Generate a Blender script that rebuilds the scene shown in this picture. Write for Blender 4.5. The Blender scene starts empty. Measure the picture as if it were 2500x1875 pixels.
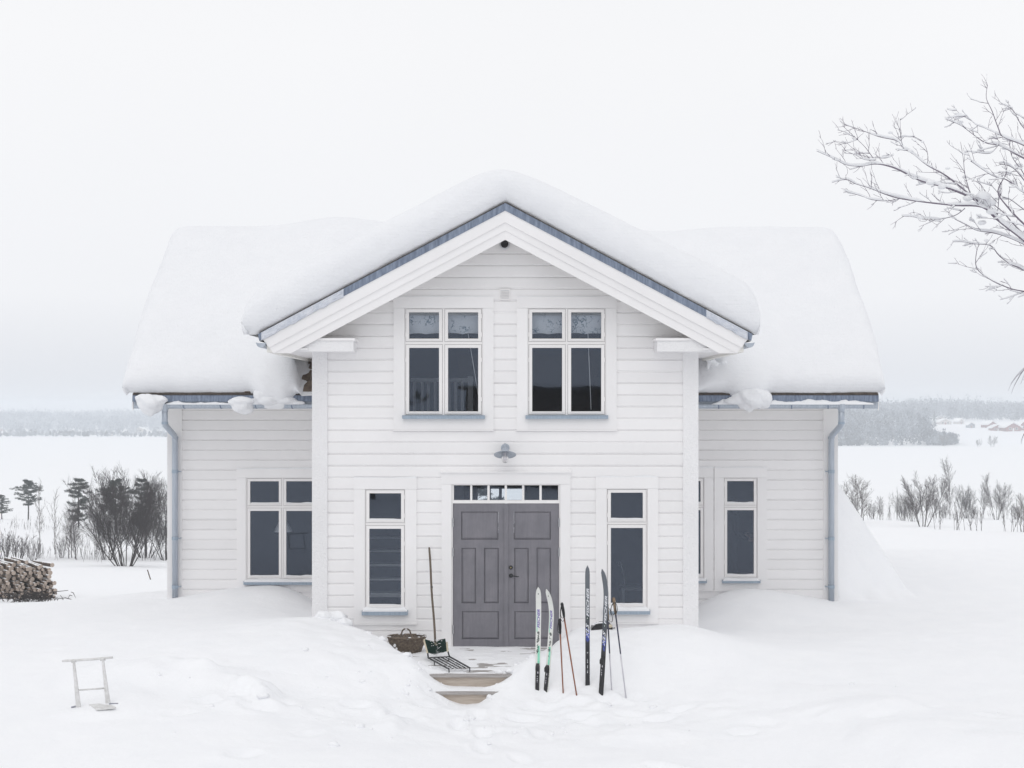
import bpy, bmesh, math, random
import numpy as np
from mathutils import Vector, Matrix, Euler

# ------------------------------------------------------------------ camera, world, sun, exposure
scene = bpy.context.scene
C = scene.collection
F_PX, CX, CY = 3507.0, 1233.5, 994.6       # focal length and principal point in photograph pixels (2500 wide)
EYE = 3.5                                  # camera height above the porch floor (z = 0)
CAM_Y = -21.0                              # 21 m in front of the gable wall (y = 0)
cam_d = bpy.data.cameras.new('camera')
cam = bpy.data.objects.new('camera', cam_d); C.objects.link(cam)
cam.location = (0, CAM_Y, EYE); cam.rotation_euler = (math.radians(90), 0, 0)
cam_d.sensor_width = 36; cam_d.lens = 36 * F_PX / 2500
cam_d.shift_x = (1250 - CX) / 2500; cam_d.shift_y = (CY - 937.5) / 2500
cam_d.clip_start = 0.1; cam_d.clip_end = 9000
scene.camera = cam

SUN_EL, SUN_AZ = 54.0, 196.0               # overcast: very soft light from behind the camera
world = bpy.data.worlds.new('World'); scene.world = world; world.use_nodes = True
nt = world.node_tree; nt.nodes.clear()
o_ = nt.nodes.new('ShaderNodeOutputWorld'); bg = nt.nodes.new('ShaderNodeBackground'); bg.inputs['Strength'].default_value = 0.1
sky = nt.nodes.new('ShaderNodeTexSky'); sky.sky_type = 'NISHITA'; sky.sun_disc = False
sky.sun_elevation = math.radians(SUN_EL); sky.sun_rotation = math.radians(SUN_AZ)
sky.air_density = 1.0; sky.dust_density = 4.0; sky.ozone_density = 1.0
hs = nt.nodes.new('ShaderNodeHueSaturation'); hs.inputs['Saturation'].default_value = 0.35
tc = nt.nodes.new('ShaderNodeTexCoord'); sp = nt.nodes.new('ShaderNodeSeparateXYZ')
rp = nt.nodes.new('ShaderNodeValToRGB'); cr = rp.color_ramp
cr.elements[0].position = 0.0; cr.elements[0].color = (0.77, 0.795, 0.85, 1)
cr.elements[1].position = 1.0; cr.elements[1].color = (0.925, 0.93, 0.95, 1)
e = cr.elements.new(0.025); e.color = (0.83, 0.85, 0.895, 1)
e = cr.elements.new(0.075); e.color = (0.945, 0.955, 0.985, 1)
e = cr.elements.new(0.24); e.color = (0.98, 0.983, 0.998, 1)
e = cr.elements.new(0.5); e.color = (0.95, 0.955, 0.975, 1)
cl = nt.nodes.new('ShaderNodeTexNoise'); cl.inputs['Scale'].default_value = 2.2; cl.inputs['Detail'].default_value = 4
mr = nt.nodes.new('ShaderNodeMapRange'); mr.inputs['To Min'].default_value = 9.7; mr.inputs['To Max'].default_value = 10.3
vm = nt.nodes.new('ShaderNodeVectorMath'); vm.operation = 'SCALE'
mx = nt.nodes.new('ShaderNodeMix'); mx.data_type = 'RGBA'; mx.inputs['Factor'].default_value = 0.93
L = nt.links.new
L(sky.outputs[0], hs.inputs['Color']); L(tc.outputs['Generated'], sp.inputs[0]); L(sp.outputs['Z'], rp.inputs['Fac'])
L(tc.outputs['Generated'], cl.inputs['Vector']); L(cl.outputs['Fac'], mr.inputs['Value'])
L(rp.outputs['Color'], vm.inputs[0]); L(mr.outputs[0], vm.inputs['Scale'])
L(hs.outputs['Color'], mx.inputs['A']); L(vm.outputs[0], mx.inputs['B'])
L(mx.outputs['Result'], bg.inputs['Color']); L(bg.outputs[0], o_.inputs['Surface'])

sun_d = bpy.data.lights.new('sun', 'SUN'); sun_d.energy = 0.5; sun_d.angle = math.radians(60); sun_d.color = (1.0, 0.97, 0.93)
sun = bpy.data.objects.new('sun', sun_d); C.objects.link(sun)
az, el = math.radians(SUN_AZ), math.radians(SUN_EL)
to_sun = Vector((math.sin(az) * math.cos(el), math.cos(az) * math.cos(el), math.sin(el)))
sun.rotation_euler = to_sun.to_track_quat('Z', 'Y').to_euler(); sun.location = to_sun * 60
scene.view_settings.view_transform = 'Standard'; scene.view_settings.look = 'None'
scene.view_settings.exposure = 0.0; scene.view_settings.gamma = 1.0
try: scene.view_settings.use_curve_mapping = False
except Exception: pass
scene.render.engine = 'CYCLES'
scene.cycles.use_denoising = True
scene.cycles.max_bounces = 10; scene.cycles.diffuse_bounces = 8; scene.cycles.volume_bounces = 2
scene.cycles.transparent_max_bounces = 12
scene.cycles.caustics_reflective = False; scene.cycles.caustics_refractive = False

# ------------------------------------------------------------------ helpers
def PX(sx, y): return (sx - CX) * (y - CAM_Y) / F_PX          # measured photograph column -> metres on the plane at depth y
def PZ(sy, y): return EYE - (sy - CY) * (y - CAM_Y) / F_PX
def P(sx, sy, y): return Vector((PX(sx, y), y, PZ(sy, y)))
def sstep(a, b, x):
    t = np.clip((x - a) / (b - a), 0, 1); return t * t * (3 - 2 * t)

def _hash(ix, iy, seed):
    n = np.sin(ix * 127.1 + iy * 311.7 + seed * 74.7) * 43758.5453
    return n - np.floor(n)
def vnoise(x, y, seed=0):
    x = np.asarray(x, float); y = np.asarray(y, float)
    ix = np.floor(x); iy = np.floor(y); fx = x - ix; fy = y - iy
    fx = fx * fx * fx * (fx * (fx * 6 - 15) + 10); fy = fy * fy * fy * (fy * (fy * 6 - 15) + 10)
    a = _hash(ix, iy, seed); b = _hash(ix + 1, iy, seed); c = _hash(ix, iy + 1, seed); d = _hash(ix + 1, iy + 1, seed)
    return (a + (b - a) * fx) * (1 - fy) + (c + (d - c) * fx) * fy
def fbm(x, y, seed=0, octv=4):
    s = 0; a = 0.5; f = 1.0
    for k in range(octv):
        s = s + a * (vnoise(x * f + 17.3 * k, y * f - 9.1 * k, seed + k) - 0.5); a *= 0.5; f *= 2.03
    return s                                                  # about -0.5 .. 0.5

WORLD_AT = {}
def link(o, parent=None):
    C.objects.link(o)
    if parent is not None:
        o.parent = parent; WORLD_AT[o.name] = WORLD_AT.get(parent.name, Vector((0, 0, 0)))
    return o
def root(name, loc=(0, 0, 0)):
    o = bpy.data.objects.new(name, None); o.empty_display_size = 0.1; C.objects.link(o)
    o.location = loc; WORLD_AT[o.name] = Vector(loc); return o
def tag(o, label=None, cat=None, group=None, kind=None):
    if label: o['label'] = label
    if cat: o['category'] = cat
    if group: o['group'] = group
    if kind: o['kind'] = kind
    return o

class MB:
    def __init__(s): s.v = []; s.f = []
    def add(s, vs, fs):
        b = len(s.v); s.v += [tuple(p) for p in vs]; s.f += [tuple(i + b for i in f) for f in fs]; return s
    def box(s, x0, x1, y0, y1, z0, z1):
        return s.add([(x0, y0, z0), (x1, y0, z0), (x1, y1, z0), (x0, y1, z0), (x0, y0, z1), (x1, y0, z1), (x1, y1, z1), (x0, y1, z1)],
                     [(0, 3, 2, 1), (4, 5, 6, 7), (0, 1, 5, 4), (1, 2, 6, 5), (2, 3, 7, 6), (3, 0, 4, 7)])
    def prism(s, poly, axis, a, b):
        """poly: 2-D points; axis 'y': (x,z) points extruded from y=a to y=b; axis 'x': (y,z) points; axis 'z': (x,y) points"""
        def q(p, t):
            return (p[0], t, p[1]) if axis == 'y' else ((t, p[0], p[1]) if axis == 'x' else (p[0], p[1], t))
        n = len(poly); vs = [q(p, a) for p in poly] + [q(p, b) for p in poly]
        fs = [tuple(range(n)), tuple(range(2 * n - 1, n - 1, -1))] + [(i, i + n, (i + 1) % n + n, (i + 1) % n) for i in range(n)]
        return s.add(vs, fs)
    def tube(s, pts, rad, n=8, cap=True):
        pts = [Vector(p) for p in pts]; m = len(pts)
        if not hasattr(rad, '__len__'): rad = [rad] * m
        up = None; vs = []
        for i in range(m):
            t = (pts[min(i + 1, m - 1)] - pts[max(i - 1, 0)])
            if t.length < 1e-9: t = Vector((0, 0, 1))
            t.normalize()
            if up is None: up = Vector((0, 0, 1)) if abs(t.z) < 0.9 else Vector((1, 0, 0))
            a = t.cross(up)
            if a.length < 1e-6: a = t.cross(Vector((1, 0, 0)))
            a.normalize(); b = t.cross(a); up = -b if False else up
            for k in range(n):
                w = 2 * math.pi * k / n
                vs.append(pts[i] + (a * math.cos(w) + b * math.sin(w)) * rad[i])
        fs = [(i * n + k, i * n + (k + 1) % n, (i + 1) * n + (k + 1) % n, (i + 1) * n + k) for i in range(m - 1) for k in range(n)]
        if cap and n > 2: fs += [tuple(range(n - 1, -1, -1)), tuple((m - 1) * n + k for k in range(n))]
        return s.add(vs, fs)
    def lathe(s, prof, n=24, mat=None, closed=False):
        vs = []; fs = []
        for r, z in prof:
            for k in range(n):
                w = 2 * math.pi * k / n; p = Vector((r * math.cos(w), r * math.sin(w), z)); vs.append(mat @ p if mat else p)
        for i in range(len(prof) - 1):
            for k in range(n): fs.append((i * n + k, i * n + (k + 1) % n, (i + 1) * n + (k + 1) % n, (i + 1) * n + k))
        if closed: fs += [tuple(range(n - 1, -1, -1)), tuple((len(prof) - 1) * n + k for k in range(n))]
        return s.add(vs, fs)
    def build(s, name, mat, parent=None, smooth=False, fix=False):
        me = bpy.data.meshes.new(name)
        off = WORLD_AT.get(parent.name, Vector((0, 0, 0))) if parent is not None else Vector((0, 0, 0))
        a = np.array(s.v, float) - np.array(off)
        me.from_pydata(a.tolist(), [], s.f)
        if fix:
            bm = bmesh.new(); bm.from_mesh(me); bmesh.ops.recalc_face_normals(bm, faces=bm.faces); bm.to_mesh(me); bm.free()
        if smooth: me.polygons.foreach_set('use_smooth', [True] * len(me.polygons))
        me.update(); me.materials.append(M[mat] if isinstance(mat, str) else mat)
        return link(bpy.data.objects.new(name, me), parent)

def clip(poly, a, b, c):
    """keep a*x + b*z + c >= 0"""
    out = []
    for i in range(len(poly)):
        p, q = poly[i], poly[(i + 1) % len(poly)]
        dp = a * p[0] + b * p[1] + c; dq = a * q[0] + b * q[1] + c
        if dp >= 0: out.append(p)
        if dp * dq < 0:
            t = dp / (dp - dq); out.append((p[0] + (q[0] - p[0]) * t, p[1] + (q[1] - p[1]) * t))
    return out

def grid_obj(name, V, mat, parent=None, smooth=True):
    """V: (n, m, 3) array of points -> mesh sheet"""
    n, m, _ = V.shape; off = WORLD_AT.get(parent.name, Vector((0, 0, 0))) if parent is not None else Vector((0, 0, 0))
    me = bpy.data.meshes.new(name)
    i = np.arange((n - 1) * m).reshape(n - 1, m)[:, :-1]
    quads = np.stack([i, i + 1, i + m + 1, i + m], -1).reshape(-1, 4)
    me.vertices.add(n * m); me.vertices.foreach_set('co', (V.reshape(-1, 3) - np.array(off)).ravel())
    me.loops.add(quads.size); me.loops.foreach_set('vertex_index', quads.ravel())
    me.polygons.add(len(quads)); me.polygons.foreach_set('loop_start', np.arange(0, quads.size, 4)); me.polygons.foreach_set('loop_total', np.full(len(quads), 4))
    if smooth: me.polygons.foreach_set('use_smooth', np.ones(len(quads), bool))
    me.update(calc_edges=True); me.validate(); me.materials.append(M[mat])
    return link(bpy.data.objects.new(name, me), parent)

def blob(mb, c, r, seed=0, nu=18, nv=12, amp=0.25, freq=2.0, flat=0.0):
    vs = []; fs = []
    for i in range(nv + 1):
        th = math.pi * i / nv
        for k in range(nu):
            ph = 2 * math.pi * k / nu
            d = Vector((math.sin(th) * math.cos(ph), math.sin(th) * math.sin(ph), math.cos(th)))
            g = 1 + amp * 2 * float(fbm(np.array(d.x * freq + d.z * 1.3 + seed), np.array(d.y * freq - d.z * 1.1 + seed * .37), seed, 3))
            z = d.z * g
            if z < 0: z *= (1 - flat)
            vs.append((c[0] + r[0] * d.x * g, c[1] + r[1] * d.y * g, c[2] + r[2] * z))
    for i in range(nv):
        for k in range(nu): fs.append((i * nu + k, (i + 1) * nu + k, (i + 1) * nu + (k + 1) % nu, i * nu + (k + 1) % nu))
    return mb.add(vs, fs)

# ------------------------------------------------------------------ materials
M = {}
class NT:
    def __init__(s, name):
        m = bpy.data.materials.new(name); m.use_nodes = True; s.m = m; s.t = m.node_tree; s.p = s.t.nodes['Principled BSDF']; M[name] = m
    def n(s, kind, **kw):
        x = s.t.nodes.new('ShaderNode' + kind)
        for k, v in kw.items():
            if k in x.inputs: x.inputs[k].default_value = v
            else: setattr(x, k, v)
        return x
    def l(s, a, b): s.t.links.new(a, b)
    def pos(s, scale=(1, 1, 1), obj=False):
        g = s.n('TexCoord').outputs['Object'] if obj else s.n('NewGeometry').outputs['Position']
        mp = s.n('Mapping'); mp.inputs['Scale'].default_value = scale; s.l(g, mp.inputs['Vector']); return mp.outputs[0]
    def noise(s, vec, scale, detail=4, rough=0.55):
        x = s.n('TexNoise', Scale=scale, Detail=detail, Roughness=rough); s.l(vec, x.inputs['Vector']); return x.outputs['Fac']
    def ramp(s, fac, stops):
        x = s.n('ValToRGB'); r = x.color_ramp
        while len(r.elements) < len(stops): r.elements.new(0.5)
        for e, (p, c) in zip(r.elements, stops): e.position = p; e.color = (*c, 1)
        s.l(fac, x.inputs['Fac']); return x.outputs['Color']
    def bump(s, h, strength, dist, prev=None):
        b = s.n('Bump', Strength=strength, Distance=dist); s.l(h, b.inputs['Height'])
        if prev is not None: s.l(prev, b.inputs['Normal'])
        return b.outputs['Normal']
    def mix(s, f, a, b):
        x = s.n('Mix', data_type='RGBA')
        for v, i in ((f, 'Factor'), (a, 'A'), (b, 'B')):
            if isinstance(v, (int, float)): x.inputs[i].default_value = v
            elif isinstance(v, tuple): x.inputs[i].default_value = (*v, 1)
            else: s.l(v, x.inputs[i])
        return x.outputs['Result']
    def setp(s, **kw):
        for k, v in kw.items():
            k = k.replace('_', ' ')
            if hasattr(v, 'node'): s.l(v, s.p.inputs[k])
            else: s.p.inputs[k].default_value = (*v, 1) if isinstance(v, tuple) and len(v) == 3 else v
        return s

def mk_snow(name, c0, c1, b1=0.35, b2=0.35, scale=1.0, strata=0.0):
    t = NT(name); v = t.pos()
    n1 = t.noise(v, 2.2 * scale, 6, 0.6); n2 = t.noise(v, 28 * scale, 5, 0.65); n3 = t.noise(v, 220 * scale, 2, 0.6)
    col = t.ramp(n1, [(0.3, c0), (0.7, c1)])
    nn = t.bump(n1, b1, 0.06); nn = t.bump(n2, b2, 0.010, nn); nn = t.bump(n3, 0.16, 0.002, nn)
    if strata:
        vs_ = t.pos((.55, .55, 13)); ns = t.noise(vs_, 2.6, 4, 0.6); nn = t.bump(ns, strata, 0.022, nn)
        nc = t.noise(t.pos(), 7.0, 6, 0.72); nn = t.bump(nc, 0.35, 0.02, nn)
    else:
        nc = t.noise(t.pos((1, 1.5, 1)), 5.5, 7, 0.72); nn = t.bump(nc, 0.40, 0.022, nn)
    t.setp(Base_Color=col, Roughness=0.75, Normal=nn); t.p.inputs['Specular IOR Level'].default_value = 0.15
    return t
mk_snow('snow', (0.86, 0.87, 0.892), (0.888, 0.895, 0.912))
mk_snow('roof_snow', (0.805, 0.815, 0.838), (0.83, 0.838, 0.858), 0.3, 0.45, strata=0.4)
mk_snow('rime', (0.56, 0.60, 0.68), (0.76, 0.78, 0.83), 0.3, 0.9, 4.0)
mk_snow('far_snow', (0.87, 0.875, 0.885), (0.89, 0.893, 0.9), 0.3, 0.0, 0.05)

def mk_paint(name, col, rime=0.0, warm=None, grain=(1.2, 30, 30)):
    t = NT(name); v = t.pos(); g = t.pos(grain)
    n1 = t.noise(v, 0.8, 4); n2 = t.noise(g, 1.6, 5, 0.6); n3 = t.noise(v, 55, 3, 0.7)
    d = tuple(c * 0.955 for c in col)
    c = t.ramp(n1, [(0.35, d), (0.65, col)])
    speck = t.ramp(n3, [(0.26, (0.70, 0.68, 0.66)), (0.30, (1, 1, 1))])
    mul = t.n('Mix', data_type='RGBA', blend_type='MULTIPLY'); mul.inputs['Factor'].default_value = 0.35
    t.l(c, mul.inputs['A']); t.l(speck, mul.inputs['B'])
    rnd = t.n('ObjectInfo').outputs['Random']
    mv = t.n('MapRange'); mv.inputs['To Min'].default_value = 0.955; mv.inputs['To Max'].default_value = 1.0; t.l(rnd, mv.inputs['Value'])
    sc = t.n('VectorMath', operation='SCALE'); t.l(mul.outputs['Result'], sc.inputs[0]); t.l(mv.outputs[0], sc.inputs['Scale'])
    nn = t.bump(n2, 0.25, 0.003)
    if rime:
        r1 = t.noise(t.pos((1, 1, 1.6)), 26, 6, 0.7); nn = t.bump(r1, rime, 0.02, nn)
    t.setp(Base_Color=sc.outputs[0], Roughness=0.5, Normal=nn); t.p.inputs['Specular IOR Level'].default_value = 0.35
    return t
mk_paint('paint', (0.862, 0.852, 0.855))
mk_paint('paint_rime', (0.88, 0.875, 0.885), 0.9)
mk_paint('soffit_paint', (0.82, 0.81, 0.77))
mk_paint('sash_paint', (0.855, 0.84, 0.835))
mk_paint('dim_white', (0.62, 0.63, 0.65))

def mk_metal(name, a, b, rough=0.38, metallic=0.35, streak=(14, 14, 0.8), sp=0.5):
    t = NT(name); v = t.pos(streak); n1 = t.noise(v, 3.0, 5, 0.7); n2 = t.noise(t.pos(), 60, 3)
    c = t.ramp(n1, [(0.3, a), (0.68, b)])
    t.setp(Base_Color=c, Roughness=rough, Metallic=metallic, Normal=t.bump(n2, 0.12, 0.003)); return t
mk_metal('galvanised', (0.34, 0.385, 0.45), (0.50, 0.545, 0.605))
mk_metal('flashing', (0.085, 0.11, 0.165), (0.26, 0.31, 0.40), 0.5, 0.2, (9, 9, 1.2))
mk_metal('sill_metal', (0.25, 0.315, 0.39), (0.36, 0.43, 0.51), 0.45, 0.1)
mk_metal('hinge_steel', (0.42, 0.43, 0.45), (0.6, 0.61, 0.63), 0.3, 0.7)

def mk_simple(name, a, b=None, scale=8, rough=0.6, bump=0.2, stretch=(1, 1, 1), spec=0.4, obj=False, metallic=0.0, lo=.35, hi=.65):
    t = NT(name); v = t.pos(stretch, obj); n1 = t.noise(v, scale, 5, 0.6)
    b = b or tuple(c * 0.8 for c in a)
    t.setp(Base_Color=t.ramp(n1, [(lo, a), (hi, b)]), Roughness=rough, Metallic=metallic, Normal=t.bump(n1, bump, 0.01)); t.p.inputs['Specular IOR Level'].default_value = spec
    return t
t = NT('door_grey'); v = t.pos((16, 1, 1.1)); v2 = t.pos((1.5, 1, 1.2))
n1 = t.noise(v, 2.6, 6, 0.7); n2 = t.noise(v2, 2.2, 4, 0.6); mm = t.n('Math', operation='MULTIPLY_ADD'); t.l(n1, mm.inputs[0]); mm.inputs[1].default_value = 0.55
t.l(n2, mm.inputs[2])
t.setp(Base_Color=t.ramp(mm.outputs[0], [(0.55, (0.150, 0.147, 0.168)), (0.75, (0.172, 0.168, 0.190)), (0.98, (0.205, 0.198, 0.220))]), Roughness=0.55, Normal=t.bump(n1, 0.3, 0.004))
mk_simple('plank_wood', (0.50, 0.44, 0.38), (0.38, 0.32, 0.27), 3.0, 0.7, 0.3, (1, 9, 12))
mk_simple('grey_plank', (0.42, 0.40, 0.39), (0.30, 0.28, 0.27), 3.0, 0.75, 0.3, (1, 9, 12))
mk_simple('black_iron', (0.018, 0.019, 0.022), (0.035, 0.036, 0.04), 30, 0.45, 0.3)
mk_simple('black_plastic', (0.012, 0.012, 0.014), (0.022, 0.022, 0.025), 20, 0.35, 0.05)
mk_simple('old_pole_wood', (0.15, 0.115, 0.085), (0.09, 0.07, 0.055), 4, 0.7, 0.3, (20, 20, 1))
mk_simple('wicker', (0.21, 0.165, 0.125), (0.09, 0.07, 0.055), 30, 0.7, 0.6)
mk_simple('brush_wood', (0.60, 0.54, 0.42), (0.5, 0.44, 0.33), 10, 0.7, 0.2)
mk_simple('green_bristle', (0.006, 0.035, 0.026), (0.012, 0.055, 0.04), 60, 0.5, 0.2)
mk_simple('roof_tile_brown', (0.19, 0.145, 0.11), (0.12, 0.09, 0.07), 14, 0.8, 0.4)
mk_simple('tar_edge', (0.045, 0.042, 0.045), (0.10, 0.085, 0.075), 30, 0.8, 0.4)
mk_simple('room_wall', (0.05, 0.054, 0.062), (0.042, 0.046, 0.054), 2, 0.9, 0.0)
mk_simple('room_floor', (0.07, 0.055, 0.042), (0.05, 0.04, 0.03), 3, 0.6, 0.1, (8, 1, 1))
mk_simple('void', (0.01, 0.01, 0.012), (0.015, 0.015, 0.017), 3, 0.9, 0.0)
mk_simple('brown_pole', (0.27, 0.095, 0.045), (0.21, 0.07, 0.035), 12, 0.4, 0.05, (10, 10, 1))
mk_simple('cork', (0.26, 0.19, 0.125), (0.17, 0.12, 0.08), 60, 0.8, 0.4)
mk_simple('silver_pole', (0.52, 0.51, 0.56), (0.60, 0.59, 0.63), 10, 0.3, 0.02, metallic=0.5)
mk_simple('dark_pole', (0.05, 0.05, 0.095), (0.025, 0.025, 0.05), 10, 0.35, 0.02)
mk_simple('strap', (0.015, 0.015, 0.016), (0.02, 0.02, 0.022), 30, 0.8, 0.1)
mk_simple('sled_paint', (0.74, 0.74, 0.74), (0.58, 0.575, 0.565), 18, 0.6, 0.3)
mk_simple('sled_runner_metal', (0.30, 0.31, 0.36), (0.22, 0.22, 0.26), 18, 0.5, 0.2)  # dark bluish grey metal of the sled runners
mk_simple('ski_white', (0.74, 0.75, 0.72), (0.68, 0.69, 0.66), 12, 0.3, 0.02)
mk_simple('ski_purple', (0.10, 0.05, 0.36), (0.12, 0.07, 0.40), 10, 0.35, 0.0)
mk_simple('ski_green', (0.20, 0.60, 0.42), (0.30, 0.68, 0.52), 40, 0.35, 0.0)
mk_simple('ski_ink', (0.03, 0.04, 0.04), (0.05, 0.07, 0.06), 40, 0.35, 0.0)
mk_simple('ski_letter', (0.78, 0.79, 0.82), (0.70, 0.72, 0.77), 10, 0.35, 0.0)
mk_simple('ski_blue', (0.05, 0.08, 0.42), (0.10, 0.14, 0.55), 30, 0.35, 0.0)
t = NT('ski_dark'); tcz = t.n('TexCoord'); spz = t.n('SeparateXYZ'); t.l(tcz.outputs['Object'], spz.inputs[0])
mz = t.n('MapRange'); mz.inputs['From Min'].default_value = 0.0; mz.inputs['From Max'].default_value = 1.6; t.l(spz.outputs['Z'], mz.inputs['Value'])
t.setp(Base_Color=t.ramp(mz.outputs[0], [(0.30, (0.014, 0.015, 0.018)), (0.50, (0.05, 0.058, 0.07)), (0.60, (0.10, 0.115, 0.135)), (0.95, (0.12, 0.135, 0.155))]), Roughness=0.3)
mk_simple('bark', (0.060, 0.052, 0.050), (0.035, 0.030, 0.030), 20, 0.85, 0.5)
mk_simple('twig', (0.105, 0.092, 0.096), (0.07, 0.06, 0.064), 10, 0.85, 0.2)
mk_simple('near_twig', (0.22, 0.19, 0.235), (0.14, 0.115, 0.16), 30, 0.7, 0.3)
mk_simple('dark_twig', (0.062, 0.055, 0.058), (0.042, 0.037, 0.040), 10, 0.85, 0.2)
mk_simple('pale_twig', (0.15, 0.135, 0.13), (0.10, 0.09, 0.09), 10, 0.85, 0.2)
mk_simple('pine_needles', (0.035, 0.052, 0.042), (0.07, 0.085, 0.08), 3, 0.8, 0.2)
mk_simple('forest_frost', (0.05, 0.07, 0.105), (0.46, 0.50, 0.56), 0.09, 0.9, 0.0, lo=.40, hi=.68)
mk_simple('forest_hazed', (0.26, 0.30, 0.36), (0.58, 0.62, 0.67), 0.05, 0.9, 0.0, lo=.38, hi=.66)  # paler forest colour for the left shore, with distance haze painted in
mk_simple('spruce_far', (0.07, 0.10, 0.11), (0.16, 0.20, 0.22), 0.6, 0.9, 0.0)
mk_simple('log_bark', (0.13, 0.09, 0.065), (0.065, 0.05, 0.042), 9, 0.9, 0.6)
mk_simple('log_end', (0.52, 0.44, 0.38), (0.38, 0.31, 0.26), 12, 0.8, 0.3)
mk_simple('barn_red', (0.26, 0.075, 0.07), (0.22, 0.06, 0.06), 1, 0.8, 0.0)
mk_simple('house_pale', (0.62, 0.58, 0.55), (0.55, 0.52, 0.5), 1, 0.8, 0.0)
mk_simple('house_grey', (0.30, 0.32, 0.36), (0.25, 0.27, 0.30), 1, 0.8, 0.0)
mk_simple('house_trim', (0.75, 0.75, 0.75), (0.7, 0.7, 0.7), 1, 0.8, 0.0)
mk_simple('dark_glass', (0.03, 0.035, 0.04), (0.03, 0.035, 0.04), 1, 0.2, 0.0)
mk_simple('shade_white', (0.8, 0.8, 0.82), (0.75, 0.75, 0.78), 4, 0.8, 0.0)
mk_simple('sweater', (0.035, 0.036, 0.042), (0.028, 0.028, 0.033), 30, 0.9, 0.2)
mk_simple('skin', (0.30, 0.20, 0.16), (0.28, 0.18, 0.14), 12, 0.6, 0.05)
mk_simple('hair', (0.018, 0.014, 0.012), (0.03, 0.022, 0.018), 60, 0.6, 0.3)
mk_simple('trousers', (0.05, 0.055, 0.08), (0.04, 0.045, 0.065), 30, 0.9, 0.1)
mk_simple('vent_black', (0.01, 0.01, 0.01), (0.02, 0.02, 0.02), 10, 0.6, 0.0)
mk_simple('brass', (0.35, 0.28, 0.14), (0.3, 0.24, 0.12), 10, 0.35, 0.0, metallic=0.8)

# window glass: a thin pane, mostly clear, with the coated blue sheen of double glazing
t = NT('glass'); t.t.nodes.remove(t.p)
tr = t.n('BsdfTransparent'); tr.inputs['Color'].default_value = (0.945, 0.96, 0.97, 1)
gl = t.n('BsdfGlossy', Roughness=0.015); gl.inputs['Color'].default_value = (0.78, 0.90, 1.13, 1)
fr = t.n('Fresnel', IOR=1.62); ml = t.n('Math', operation='MULTIPLY'); ml.inputs[1].default_value = 0.86; t.l(fr.outputs[0], ml.inputs[0])
wv = t.noise(t.pos(), 1.2, 2); t.l(t.bump(wv, 0.05, 0.02), gl.inputs['Normal'])
ms = t.n('MixShader'); t.l(ml.outputs[0], ms.inputs[0]); t.l(tr.outputs[0], ms.inputs[1]); t.l(gl.outputs[0], ms.inputs[2])
t.l(ms.outputs[0], t.t.nodes['Material Output'].inputs['Surface'])
t = NT('bulb_glass'); t.t.nodes.remove(t.p)
tr = t.n('BsdfTransparent'); tr.inputs['Color'].default_value = (0.88, 0.87, 0.88, 1)
gl = t.n('BsdfGlossy', Roughness=0.05); fr = t.n('Fresnel', IOR=1.5); ms = t.n('MixShader')
t.l(fr.outputs[0], ms.inputs[0]); t.l(tr.outputs[0], ms.inputs[1]); t.l(gl.outputs[0], ms.inputs[2]); t.l(ms.outputs[0], t.t.nodes['Material Output'].inputs['Surface'])
# printed blind
t = NT('blind_cloth'); v = t.pos()
vo = t.n('TexVoronoi', feature='DISTANCE_TO_EDGE', Scale=9.0); dn = t.n('TexNoise', Scale=7.0, Detail=4.0)
ad = t.n('VectorMath', operation='MULTIPLY_ADD'); t.l(v, dn.inputs['Vector']); t.l(dn.outputs['Color'], ad.inputs[0]); ad.inputs[1].default_value = (0.35, 0.35, 0.35); t.l(v, ad.inputs[2]); t.l(ad.outputs[0], vo.inputs['Vector'])
msk = t.noise(v, 5.0, 3); e1 = t.ramp(vo.outputs['Distance'], [(0.02, (1, 1, 1)), (0.07, (0, 0, 0))]); e2 = t.ramp(msk, [(0.47, (0, 0, 0)), (0.56, (1, 1, 1))])
mu = t.n('Mix', data_type='RGBA', blend_type='MULTIPLY'); mu.inputs['Factor'].default_value = 1; t.l(e1, mu.inputs['A']); t.l(e2, mu.inputs['B'])
t.setp(Base_Color=t.mix(mu.outputs['Result'], (0.80, 0.82, 0.86), (0.20, 0.27, 0.34)), Roughness=0.9)
# bark logs with a dusting of snow on what faces up
t = NT('snowy_bark'); g = t.n('NewGeometry'); s3 = t.n('SeparateXYZ'); t.l(g.outputs['Normal'], s3.inputs[0])
nz = t.noise(t.pos(), 14, 4); mm = t.n('Math', operation='ADD'); t.l(s3.outputs['Z'], mm.inputs[0]); t.l(nz, mm.inputs[1])
f = t.ramp(mm.outputs[0], [(0.98, (0, 0, 0)), (1.0, (1, 1, 1))])
mh = t.n('MapRange'); mh.inputs['From Min'].default_value = 1.15; mh.inputs['From Max'].default_value = 1.35; t.l(mm.outputs[0], mh.inputs['Value'])
nb = t.noise(t.pos(), 9, 5)
t.setp(Base_Color=t.mix(mh.outputs[0], t.ramp(nb, [(0.35, (0.14, 0.10, 0.075)), (0.65, (0.07, 0.055, 0.048))]), (0.86, 0.87, 0.89)), Roughness=0.9, Normal=t.bump(nb, 0.6, 0.02))

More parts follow.
